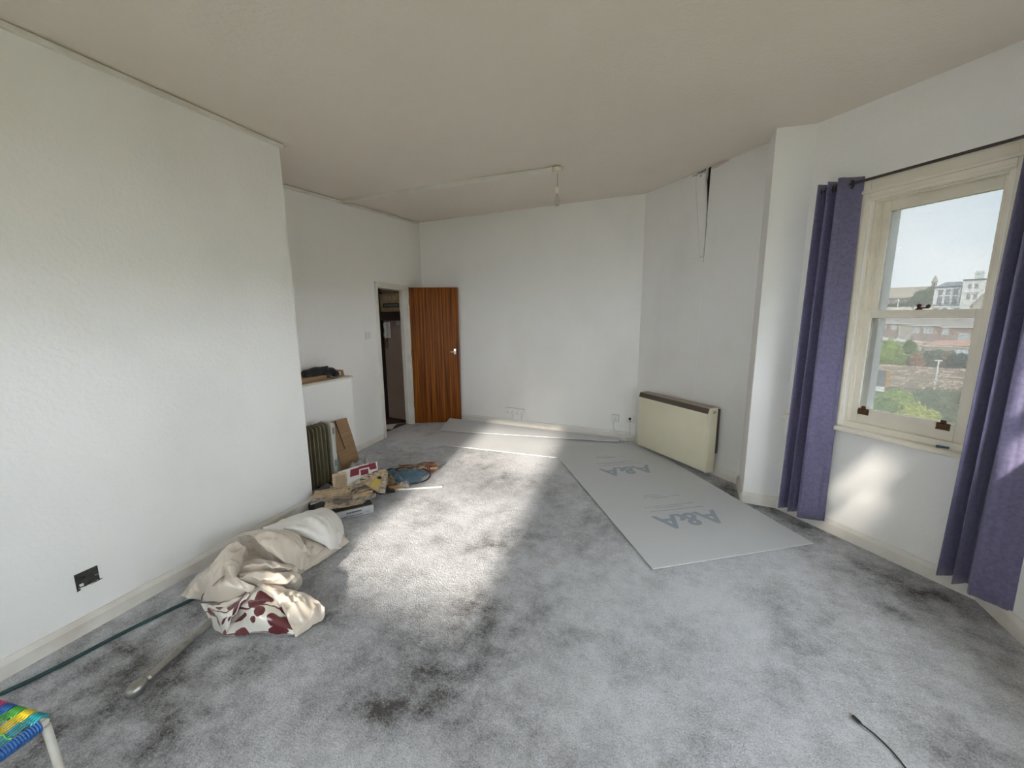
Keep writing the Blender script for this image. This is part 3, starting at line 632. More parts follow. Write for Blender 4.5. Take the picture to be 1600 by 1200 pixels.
g = G(); g.add([(.0,-.0015,-.045),(.03,-.0015,-.043),(.058,-.0015,-.041),(.05,-.0015,-.036),(.03,-.0015,-.038)], [(0,1,2,3,4)]); g.add([(-.045,-.0015,-.05),(-.03,-.0015,-.048),(-.03,-.0015,-.038),(-.042,-.0015,-.036)], [(0,1,2,3)]); q = g.build('dark_mark', DARK_METAL, o); q['kind'] = 'stuff'  # near-black marks along and below the lower edge

# ------------------------------------------------------------------ translucent floor-protection sheets
SH = bpy.data.materials.new('translucent_sheet'); SH.use_nodes = True
n = SH.node_tree; b = n.nodes['Principled BSDF']; b.inputs['Base Color'].default_value = (.62, .63, .65, 1); b.inputs['Roughness'].default_value = .42; b.inputs['Specular IOR Level'].default_value = .45
tr = n.nodes.new('ShaderNodeBsdfTransparent'); mx = n.nodes.new('ShaderNodeMixShader'); mx.inputs[0].default_value = .86
n.links.new(tr.outputs[0], mx.inputs[1]); n.links.new(b.outputs[0], mx.inputs[2]); n.links.new(mx.outputs[0], n.nodes['Material Output'].inputs['Surface'])
EDGE = mat('sheet_edge', (.62, .63, .64), rough=.4)
PRINT = mat('grey_blue_print', (.29, .325, .39), rough=.5)
PRINT2 = mat('grey_print', (.38, .395, .42), rough=.5)
def flat_sheet(c, label, th=.005):
    """c: four corners in order, lower face; slight curl allowed"""
    o = empty('plastic_sheet', tuple(c[0])); tag(o, label, 'sheet'); c0 = Vector(c[0]); p = [Vector(q)-c0 for q in c]
    rows = [[p[0].lerp(p[1], j/8).lerp(p[3].lerp(p[2], j/8), i/10) for j in range(9)] for i in range(11)]
    g = G(); g.sheet(rows, th); g.build('board', SH, o)
    g = G()
    for a, b_ in zip(p, p[1:]+p[:1]): g.tube([a+Vector((0,0,th*.6)), b_+Vector((0,0,th*.6))], .0036, 5)
    g.build('edge', EDGE, o)
    return o
s1, s2, s4_, s3 = (-.056, 2.383, .006), (.935, 3.076, .006), (-.335, 5.03-.16, .010), (-1.341, 4.405, .010)
s4_ = (-.36, 4.935, .012)
S1 = flat_sheet([s1, s2, s4_, s3], 'large grey translucent sheet with printed logos lying before the heater')
def printed(txt, size, xy, m, z=.0065, sx=1.0, bold=.0):
    cu = bpy.data.curves.new('lettering', 'FONT'); cu.body = txt; cu.size = size; cu.align_x = 'CENTER'; cu.align_y = 'CENTER'; cu.extrude = .0002; cu.offset = bold; cu.resolution_u = 3
    t_ = bpy.data.objects.new('tmp', cu); COL.objects.link(t_)
    dg = bpy.context.evaluated_depsgraph_get(); me_ = bpy.data.meshes.new_from_object(t_.evaluated_get(dg)); bpy.data.objects.remove(t_)
    me_.name = 'lettering'; me_.materials.clear(); me_.materials.append(m)
    o = bpy.data.objects.new('lettering', me_); COL.objects.link(o); o.parent = S1
    ux = Vector((.833, .553, 0)); uy = Vector((-.553, .833, 0))
    o.location = ux*xy[0]+uy*xy[1]+Vector((0, 0, z+xy[1]*.0018)); o.rotation_euler = (0, 0, math.atan2(.553, .833)+pi); o.scale = (sx, 1, 1)
    return o
for yy in (.50, 1.50):
    printed('A', .27, (.775, yy), PRINT, bold=.006); printed('&', .26, (.60, yy), PRINT, bold=.007); printed('A', .27, (.425, yy), PRINT, bold=.006)
    def lines(name, items):
        g = G()
        for x0, x1, y0, hh in items:
            x = x0; rnd = random.Random(int(y0*1000))
            while x < x1:
                w_ = rnd.uniform(.008, .026); g.box((x, y0, 0), (min(x+w_, x1), y0+hh, .0004)); x += w_+rnd.choice((.003, .003, .008))
        q = g.build(name, PRINT2, S1, loc=(0, 0, .0066+yy*.0018), rot=(0, 0, math.atan2(.553, .833))); q['kind'] = 'stuff'
    lines('small_print', [(.36, .84, yy+.150, .012), (.44, .68, yy+.195, .014), (.36, .80, yy+.225, .012), (.50, .66, yy+.36, .02), (.44, .62, yy+.395, .014), (.69, .78, yy+.375, .012), (.46, .60, yy+.43, .010)])
S2 = flat_sheet([(-2.925, 4.49, .022), (-.598, 4.84, .024), (-.575, 4.962, .034), (-3.05, 4.965, .066)], 'upper thin translucent sheet lying along the back wall')
S3 = flat_sheet([(-2.966, 4.00, .001), (-1.172, 4.085, .001), (-.62, 4.86, .002), (-2.75, 4.75, .010)], 'lower translucent sheet partly under the two other sheets')

# ------------------------------------------------------------------ alcove cupboard, radiator, cardboard
CB = empty('alcove_cupboard', (-3.10, 2.70, 0)); tag(CB, 'low white boxed-in cupboard in the alcove beside the doorway', 'cupboard')
G().box((-.015, -.44, 0), (0, .445, .935)).build('front_panel', PAINT, CB)
G().box((-.27, .43, 0), (-.015, .445, .935)).build('side_panel', PAINT, CB)
g = G(); g.box((-.255, -.44, .935), (.012, .458, .955)); g.build('top_board', mat('shelf_white', (.70, .67, .60), rough=.5, col2=(.58, .53, .45), scale=6), CB, bevel=.004)
KRAFT = mat('brown_cardboard', (.33, .20, .105), rough=.8, col2=(.27, .16, .085), scale=5, stretch=(1, 1, 6))
o = empty('flat_carton', (-3.21, 2.70, .955)); tag(o, 'flat brown carton lying on the alcove cupboard under a black pouch', 'box')
G().box((-.09, -.20, 0), (.07, .17, .045)).build('tray', KRAFT, o, bevel=.003); G().box((-.085, -.195, .045), (.06, .165, .048)).build('lid_flap', KRAFT, o)
o = empty('small_carton', (-3.23, 3.04, .955)); tag(o, 'small brown box with white label at the end of the alcove cupboard', 'box')
g = G(); g.hexa([(-.05,-.09,0),(.05,-.09,0),(.05,.095,0),(-.05,.095,0),(-.045,-.085,.075),(.042,-.085,.075),(.042,.088,.062),(-.045,.088,.062)]); g.build('carton', KRAFT, o, bevel=.002)
G().box((.0475, -.02, .018), (.0488, .045, .052)).build('white_label', PLASTIC, o)
G().box((.0488, -.008, .026), (.0492, .03, .034)).build('label_mark', mat('faded_ink', (.28, .26, .3)), o)
BC = mat('black_fabric', (.012, .011, .014), rough=.85, sheen=.2, bump=.4, bscale=60)
o = empty('black_pouch', (-3.18, 2.83, 1.003)); tag(o, 'crumpled black fabric pouch on top of the alcove cupboard', 'bag')
g = G(); pts = spline([(-.01, -.18, .03), (-.01, -.10, .035), (0, 0, .035), (.015, .07, .028), (.035, .13, .02), (.05, .165, -.012)], 6)
g.tube(pts, [(.022+.026*sin(pi*min(1, (i+3)/len(pts)))+.003*sin(i*.9)) for i in range(len(pts))], 12); g.build('body', BC, o, smooth=True)
g = G(); g.tube(spline([(.02, .0, .055), (.03, .06, .075), (.01, .09, .06), (.05, .12, .03), (.055, .15, -.03)], 6), [.010]*24+[.012], 8); g.build('strap', BC, o, smooth=True)
g = G(); g.lathe([(.005, -.03), (.035, -.02), (.042, 0), (.03, .025), (.005, .034)], 12, (.045, .145, -.005)); g.build('end_bundle', BC, o, smooth=True)

OR = empty('oil_radiator', (-2.875, 2.40, 0)); tag(OR, 'old oil-filled radiator standing in the alcove behind the chimney corner', 'radiator')
OLIVE = mat('aged_olive_enamel', (.155, .14, .085), rough=.38, col2=(.115, .10, .06), scale=10)
PALE = mat('radiator_pale_end', (.46, .45, .41), rough=.5)
def fin(y):
    g = G(); prof = []
    for k in range(24):
        t = 2*pi*k/24; c, s_ = cos(t), sin(t)
        prof.append((.072*(abs(c)**.35)*(1 if c > 0 else -1), .275*(abs(s_)**.18)*(1 if s_ > 0 else -1)))
    vs = []
    for yy, k in ((-.006, .93), (-.0035, .985), (.0035, .985), (.006, .93)):
        for x, z_ in prof: vs.append((x*(k if yy in (-.0035, .0035) else .86), y+yy, .355+z_*(1 if yy in (-.0035, .0035) else .955)))
    n_ = 24; fs = [(i*n_+j, i*n_+(j+1) % n_, (i+1)*n_+(j+1) % n_, (i+1)*n_+j) for i in range(3) for j in range(n_)]+[tuple(range(n_)), tuple(range(3*n_, 4*n_))]
    g.add(vs, fs); return g.build('fin', OLIVE, OR, smooth='auto')
for i in range(7): fin(-.105+i*.040)
for zz in (.14, .57): G().tube([(0, -.13, zz), (0, .17, zz)], .03, 12).build('header_tube', OLIVE, OR, smooth='auto')
g = G(); prof = [(-.070, .10), (-.073, .60), (-.06, .635), (.06, .635), (.073, .60), (.070, .10)]
g.add([(x, .160, z_) for x, z_ in prof]+[(x, .205, z_-(.02 if z_ > .6 else 0)) for x, z_ in prof], [tuple(range(6)), tuple(range(6, 12))]+[(i, (i+1) % 6, (i+1) % 6+6, i+6) for i in range(6)]); g.build('end_cover', PALE, OR, bevel=.008)
for zz in (.52, .22): G().box((.0715, .170, zz), (.0745, .192, zz+.06)).build('cover_clip', mat('clip_grey', (.22, .21, .2)) if zz > .5 else bpy.data.materials['clip_grey'], OR, bevel=.001)
for yy in (-.10, .13):
    g = G(); g.tube([(-.11, yy, .015), (-.09, yy, .05), (0, yy, .085), (.09, yy, .05), (.11, yy, .015)], .011, 8); g.build('foot', BLACK, OR, smooth=True)
    for xx in (-.11, .11): G().tube([(xx, yy-.012, .016), (xx, yy+.012, .016)], .016, 10).build('castor', BLACK, OR)

o = empty('cardboard_panel', (-2.95, 2.87, 0)); tag(o, 'slit brown cardboard flap leaning behind the oil radiator', 'cardboard')
c = [Vector(q)-Vector((-2.95, 2.87, 0)) for q in ((-2.93, 2.79, .004), (-2.945, 3.03, .012), (-3.062, 2.995, .548), (-3.06, 2.745, .558))]
rows = [[c[0].lerp(c[1], j/6).lerp(c[3].lerp(c[2], j/6), i/6)+Vector((.008*sin(pi*i/6), 0, 0)) for j in range(7)] for i in range(7)]
g = G(); g.sheet(rows, .007); g.build('board', KRAFT, o)
def cbp(u, v, off=.012): return c[0].lerp(c[1], u).lerp(c[3].lerp(c[2], u), v)+Vector((.008*sin(pi*v)+off, 0, 0))
g = G(); g.grid([[cbp(.34+.03*k/8, 1-.52*k/8, .0165-.003*sin(pi*k/8)), cbp(.385+.02*k/8, 1-.52*k/8, .0165-.003*sin(pi*k/8))] for k in range(9)]); g.build('slit', DARK, o)
g = G(); g.sheet(surf([[cbp(.97, .10, .004), cbp(1.06, .12, .02)], [cbp(.96, .02, .004), cbp(1.05, .0, .03)]], 4), .003); g.build('torn_corner', KRAFT, o)

# ------------------------------------------------------------------ the heap of rubbish by the chimney corner
BOXG = mat('set_top_grey', (.060, .055, .050), rough=.5); SILV = mat('silver_plastic', (.40, .41, .42), rough=.4, metal=.2)
o = empty('disc_player', (-2.178, 2.337, 0), math.atan2(-.80, -.60)+pi); tag(o, 'silver-fronted disc player on the carpet under newspapers', 'disc player')
# local x runs along the front towards the far right end; -x is hidden by cloth
G().box((-.40, .012, .006), (0, .27, .066)).build('case', BOXG, o, bevel=.003)
G().box((-.402, -.006, .004), (.004, .012, .070)).build('front_panel', SILV, o, bevel=.006)
g = G()
for k in range(9): g.box((-.20+k*.0125, -.0075, .042), (-.191+k*.0125, -.0059, .054))
q = g.build('front_marking', mat('dark_ink', (.05, .05, .06)), o); q['kind'] = 'stuff'
G().lathe([(.009, 0), (.0085, .003), (.004, .004)], 16, (-.045, -.006, .030), M=Matrix.Rotation(pi/2, 3, 'X')).build('round_button', CHROME, o)
G().box((-.26, -.0072, .018), (-.08, -.0058, .022)).build('disc_slot', BOXG, o)
G().box((-.09, .10, .0665), (-.055, .13, .0672)).build('white_sticker', PLASTIC, o)

NEWS = mat('newsprint', (.50, .43, .34), rough=.85, col2=(.20, .165, .125), scale=34, lo=.42, hi=.66)
NEWS2 = mat('yellowed_newsprint', (.58, .44, .29), rough=.85, col2=(.34, .24, .15), scale=24, lo=.4, hi=.7)
NEWS3 = mat('grey_newsprint', (.40, .37, .33), rough=.85, col2=(.10, .09, .085), scale=40, lo=.46, hi=.62)
INK = mat('printed_black', (.02, .018, .018), rough=.7); YEL = mat('printed_yellow', (.58, .46, .08), rough=.7); REDP = mat('printed_dark_red', (.19, .018, .035), rough=.6); COLR = mat('printed_photo', (.10, .12, .11), rough=.6, col2=(.28, .17, .13), scale=18)
def newspaper(P, rz, w, h, layers, label, m=NEWS, tilt=(0, 0), seed=0, curl=.012, print_=None, cat='newspaper', group=None):
    o = empty('newspaper' if cat == 'newspaper' else cat, P, rz); o.rotation_euler = (tilt[0], tilt[1], rz); tag(o, label, cat, group)
    rnd = random.Random(seed)
    for l in range(layers):
        a = rnd.uniform(-.38, .38); dx, dy = rnd.uniform(-.035, .035), rnd.uniform(-.025, .025); z0 = l*.0048
        rows = []
        for i in range(4):
            r_ = []; sk = rnd.uniform(.82, 1.0)
            for j in range(5):
                x = (j/4-.5)*w*sk; y = (i/3-.5)*h
                zz = z0+curl*(abs(x/w*2)**2)*rnd.uniform(-.1, 1.5)+rnd.uniform(0, .006)
                r_.append((x*cos(a)-y*sin(a)+dx, x*sin(a)+y*cos(a)+dy, zz))
            rows.append(r_)
        G().sheet(surf(rows, 3), .0022).build('page', (m, NEWS2, NEWS3)[(l*2+seed) % 3], o, smooth='auto')
    if print_:
        for (x0, y0, x1, y1), pm in print_: G().box((x0, y0, layers*.0048+.012), (x1, y1, layers*.0048+.0132)).build('printed_patch', pm, o)
    return o
ang = math.atan2(.62, .78)
newspaper((-2.40, 2.26, .072), ang+.25, .30, .17, 5, 'lowest newspaper with colour photo lying on the disc player', seed=1, print_=[((-.08, -.05, .06, .05), COLR)])
newspaper((-2.35, 2.36, .088), ang-.2, .24, .10, 5, 'folded newspaper near the silver front of the disc player', seed=2)
newspaper((-2.52, 2.29, .096), ang+.05, .30, .15, 9, 'thick bundle of folded newspapers at the left of the rubbish heap', m=NEWS2, seed=3, curl=.02)
newspaper((-2.53, 2.42, .10), ang+.1, .25, .10, 5, 'yellowed newspapers across the middle of the rubbish heap', seed=4, curl=.016)
newspaper((-2.38, 2.50, .075), ang+.45, .26, .06, 5, 'narrow folded newspaper slanting behind the disc player', seed=5)
# brochure leaning against the heap
WHITEP = mat('coated_white_paper', (.66, .64, .61), rough=.4)
o = empty('brochure', (-2.56, 2.58, .09)); tag(o, 'open white brochure with dark red print leaning on the heap', 'brochure')
cq = [Vector(q)-Vector(o.location) for q in ((-2.565, 2.38, .115), (-2.43, 2.70, .10), (-2.515, 2.79, .225), (-2.68, 2.475, .215))]
def quad(u, v, off=0): 
    nn = (cq[1]-cq[0]).cross(cq[3]-cq[0]).normalized(); return cq[0].lerp(cq[1], u).lerp(cq[3].lerp(cq[2], u), v)+nn*(off+.012*sin(pi*u))
g = G(); g.sheet([[quad(j/6, i/4) for j in range(7)] for i in range(5)], .004); g.build('page', WHITEP, o, smooth='auto')
def patch(nm, m, us, off=.006):
    g = G(); n_ = 6; rows = [[quad(us[0]+(us[1]-us[0])*j/n_+sk*(1-i), us[2]+(us[3]-us[2])*i, off) for j in range(n_+1)] for i, sk in ((0, us[4]), (1, us[4]))]; g.grid(rows); return g.build(nm, m, o)
patch('red_print', REDP, (.30, .52, .48, .90, -.03)); patch('red_print', REDP, (.54, .74, .40, .70, 0)); patch('red_print', REDP, (.76, .95, .60, .96, .02)); patch('red_print', REDP, (.5, .78, .78, .93, 0))
g = G(); k0 = Vector((-.015, -.19, .015)); g.sheet([[k0+Vector((-.02, -.05, -.02)), k0+Vector((.04, .05, -.025))], [k0+Vector((-.10, .02, .115)), k0+Vector((-.035, .11, .118))]], .006); g.build('folded_cover', NEWS2, o)
g = G(); g.sheet([[k0+Vector((.0, -.03, .0)), k0+Vector((.04, .035, -.002))], [k0+Vector((-.075, .03, .095)), k0+Vector((-.03, .09, .098))]], .001); g.build('cover_panel', mat('tan_print', (.30, .22, .14)), o, loc=(.012, -.006, .008))
# tented newspaper
o = empty('folded_newspaper', (-2.355, 2.585, 0)); tag(o, 'cream newspaper tented upright with black and yellow print', 'newspaper')
q = [(Vector(v)-Vector((-2.40, 2.62, 0)))*1.12+Vector((0, 0, .012)) for v in ((-2.475, 2.55, .118), (-2.29, 2.515, .085), (-2.455, 2.79, .140), (-2.52, 2.44, .135), (-2.36, 2.49, .06), (-2.27, 2.56, .06))]
g = G(); g.sheet([[q[0], q[0].lerp(q[1], .5), q[1]], [q[2]+Vector((-.02, -.01, 0)), q[2], q[2]+Vector((.012, 0, -.004))]], .004); g.build('page', NEWS2, o)
g = G(); g.sheet([[q[1]+Vector((.003, 0, -.002)), q[5]], [q[2]+Vector((.012, 0, -.006)), q[2]+Vector((.035, 0, -.02))]], .004); g.build('page', NEWS, o)
g = G(); g.sheet([[q[3], q[0]+Vector((-.005, .0, -.004))], [q[2]+Vector((-.05, -.04, .002)), q[2]+Vector((-.02, -.01, 0))]], .004); g.build('page', NEWS, o)
def tq(u, v, off): return q[0].lerp(q[1], u).lerp((q[2]+Vector((-.02, -.01, 0))).lerp(q[2]+Vector((.012, 0, -.004)), u), v)+Vector((.2, -.35, .9)).normalized()*off
for nm, m, (u0, u1, v0, v1) in (('yellow_print', YEL, (.45, .85, .10, .50)), ('black_print', INK, (.5, .85, .45, .62)), ('black_print', INK, (.5, .7, .18, .3))):
    g = G(); g.add([tq(u0, v0, .007), tq(u1, v0, .007), tq(u1, v1, .007), tq(u0, v1, .007)], [(0, 1, 2, 3)]); g.build(nm, m, o)
for k in range(4):
    a0 = q[3].lerp(q[2]+Vector((-.05, -.04, .002)), .2+k*.18); b0 = (q[0]+Vector((-.005, 0, -.004))).lerp(q[2]+Vector((-.02, -.01, 0)), .2+k*.18); d_ = (q[2]-q[0])*.1
    g = G(); g.add([a0.lerp(b0, .2)+Vector((0,0,.007)), a0.lerp(b0, .9)+Vector((0,0,.007)), a0.lerp(b0, .9)+d_+Vector((0,0,.007)), a0.lerp(b0, .2)+d_+Vector((0,0,.007))], [(0, 1, 2, 3)]); g.build('black_print', INK, o)
# cloths, bags and cables
def heap(name, cx, cy, rx, ry, h, rz, m, label, cat, seed, fold=6, sub=44, jag=.25, base=.004):
    rows = []
    for i in range(sub+1):
        r_ = []
        for j in range(sub+1):
            u = j/sub*2-1; v = i/sub*2-1
            wob = 1+jag*noise.noise(Vector((math.atan2(v, u+1e-6)*1.2, seed, .3)))
            x, y = u*rx*wob, v*ry*wob
            e_ = max(0, 1-max(abs(u), abs(v))**2.2)
            rd = 1-abs(noise.noise(Vector((u*fold*.30+v*fold*.12+seed, v*fold*.10-u*fold*.05, seed))))*2.4; rd2 = 1-abs(noise.noise(Vector((u*fold*.2-v*fold*.5, v*fold*.3+u*fold*.15, seed+9))))*2.2
            z_ = base+h*e_**.7*(.42+.42*rd+.22*rd2)
            r_.append((x*cos(rz)-y*sin(rz), x*sin(rz)+y*cos(rz), max(z_, base)))
        rows.append(r_)
    g = G(); g.sheet(rows, .003); return tag(g.build(name, m, smooth=True, loc=(cx, cy, 0)), label, cat)
BLUE = mat('faded_blue_cloth', (.10, .165, .22), rough=.9, col2=(.07, .12, .17), scale=30, sheen=.2)
heap('blue_cloth', -2.40, 3.00, .20, .11, .085, .35, BLUE, 'faded blue cloth crumpled on the carpet among the rubbish', 'cloth', 3.3, fold=9)
heap('brown_bag', -2.47, 2.80, .11, .075, .10, .6, mat('brown_paper', (.23, .165, .10), rough=.8), 'crumpled brown paper bag behind the tented newspaper', 'bag', 8.1, fold=8)
heap('tan_envelope', -2.31, 2.77, .09, .05, .03, .9, mat('tan_paper', (.42, .27, .12), rough=.7), 'torn tan envelope on the carpet in front of the blue cloth', 'envelope', 5.2, fold=3, sub=10)
CLEARP = bpy.data.materials.new('clear_plastic_film'); CLEARP.use_nodes = True
n = CLEARP.node_tree; b = n.nodes['Principled BSDF']; b.inputs['Base Color'].default_value = (.62, .60, .60, 1); b.inputs['Roughness'].default_value = .15
tr = n.nodes.new('ShaderNodeBsdfTransparent'); mx = n.nodes.new('ShaderNodeMixShader'); mx.inputs[0].default_value = .42
n.links.new(tr.outputs[0], mx.inputs[1]); n.links.new(b.outputs[0], mx.inputs[2]); n.links.new(mx.outputs[0], n.nodes['Material Output'].inputs['Surface'])
heap('plastic_bag', -2.80, 2.87, .11, .08, .24, .5, CLEARP, 'crumpled clear plastic bag at the foot of the cardboard', 'bag', 2.7, fold=6)
heap('plastic_wrapper', -2.27, 2.86, .055, .045, .045, .4, CLEARP, 'small clear plastic wrapper by the black cable loop', 'wrapper', 6.6, fold=6, sub=24)
heap('navy_cloth', -2.66, 3.02, .15, .05, .05, .5, mat('navy_cloth', (.012, .014, .035), rough=.9), 'dark navy cloth behind the brochure in the rubbish heap', 'cloth', 1.4, fold=7, sub=16)
o = empty('black_folder', (-2.42, 2.66, 0), ang+.1); tag(o, 'black plastic folder lying under the tented newspaper', 'folder')
G().box((-.13, -.085, .003), (.15, .08, .012)).build('cover', BLACK, o, bevel=.002); G().box((-.125, -.08, .014), (.145, .078, .022)).build('cover', BLACK, o, bevel=.002); G().box((-.12, -.075, .012), (.14, .07, .0145)).build('paper_block', NEWS, o)
o = empty('black_tray', (-2.64, 2.34, 0), ang); tag(o, 'black plastic tray on the floor at the chimney corner', 'tray')
g = G(); g.box((-.15, -.10, .003), (.12, .12, .01)); g.build('base', BLACK, o)
for a, b_ in (((-.15, -.10, .01), (.12, -.094, .05)), ((-.15, .114, .01), (.12, .12, .05)), ((-.15, -.094, .01), (-.144, .114, .05)), ((.114, -.094, .01), (.12, .114, .05))): G().box(a, b_).build('rim', BLACK, o)
tag(G().tube([(-2.655, 2.16, .065), (-2.585, 2.34, .072)], .006, 8).build('short_white_rod', PLASTIC, smooth='auto'), 'short white rod over the black tray by the chimney corner', 'rod')
tag(G().tube([(-2.35, 2.525, .010), (-2.385, 2.80, .010)], .005, 8).build('thin_grey_rod', mat('grey_plastic', (.16, .16, .16), rough=.4), smooth='auto'), 'thin grey rod lying between the disc player and tan envelope', 'rod')
dq = Vector((.49, .296, 0)).normalized(); lq = Vector((-dq.y, dq.x, 0))*.009; a = Vector((-2.45, 2.645, .001)); b_ = Vector((-1.926, 2.961, .001)); up_ = Vector((0, 0, .011))
g = G(); g.hexa([a-lq, b_-lq, b_+lq, a+lq, a-lq+up_, b_-lq+up_, b_+lq+up_, a+lq+up_]); tag(g.build('white_batten', mat('bright_white_plastic', (.82, .82, .80), rough=.4), bevel=.0015), 'white plastic strip on the carpet pointing out from the rubbish', 'strip')
tag(G().tube(spline([(-2.60, 3.09, .02), (-2.45, 3.16, .05), (-2.30, 3.20, .05), (-2.20, 3.17, .015), (-2.15, 3.06, .006), (-2.17, 2.97, .006), (-2.24, 2.885, .006), (-2.32, 2.83, .012), (-2.39, 2.80, .035)], 8), .006, 7).build('black_cable', BLACK, smooth=True), 'black cable looping around the blue cloth', 'cable')
WIRE = mat('brown_wire', (.14, .075, .045), rough=.5, col2=(.30, .20, .11), scale=30, lo=.4, hi=.6)
o = empty('wire_bundle', (-2.30, 3.17, 0)); tag(o, 'bundle of brown and tan wires beyond the blue cloth', 'wires')
rnd = random.Random(4)
for k in range(14):
    y0 = rnd.uniform(-.09, .09); z0 = rnd.uniform(.015, .085)
    pts = [(-.21+rnd.uniform(-.03, .03), -.06+y0*.6, z0), (-.12, -.03+y0*rnd.uniform(-.6, 1), max(.012, z0+rnd.uniform(-.03, .02))), (-.03, .01+y0*rnd.uniform(-.8, .8), max(.012, z0+rnd.uniform(-.03, .03))), (.07, .05+y0*.5, z0+.01), (.115, .10+y0*.3, z0), (.10, .13+y0*.3, z0*.6), (.02, .09+y0, z0*.5)]
    G().tube(spline(pts, 5), .0055, 6).build('wire', [WIRE, NEWS2, mat('red_brown_wire', (.14, .035, .022), rough=.5) if k == 2 else WIRE][k % 3 if k % 4 else 0], o, smooth=True)
for k, xx in enumerate((.05, .07, .09)):
    pts = [(xx+.035*cos(t_)*.4+.004*k, .07+.055*cos(t_), .05+.042*sin(t_)) for t_ in [i*2*pi/16 for i in range(17)]]
    G().tube(pts, .007, 6, caps=False).build('coil', bpy.data.materials['red_brown_wire'], o, smooth=True)
g = G(); g.lathe([(.002, 0), (.012, .004), (.010, .012), (.002, .016)], 8); tag(g.build('brown_crumb', mat('crumb_brown', (.13, .07, .035)), smooth=True, loc=(-2.30, 2.06, .001)), 'small brown crumb on the carpet in front of the disc player', 'crumb')

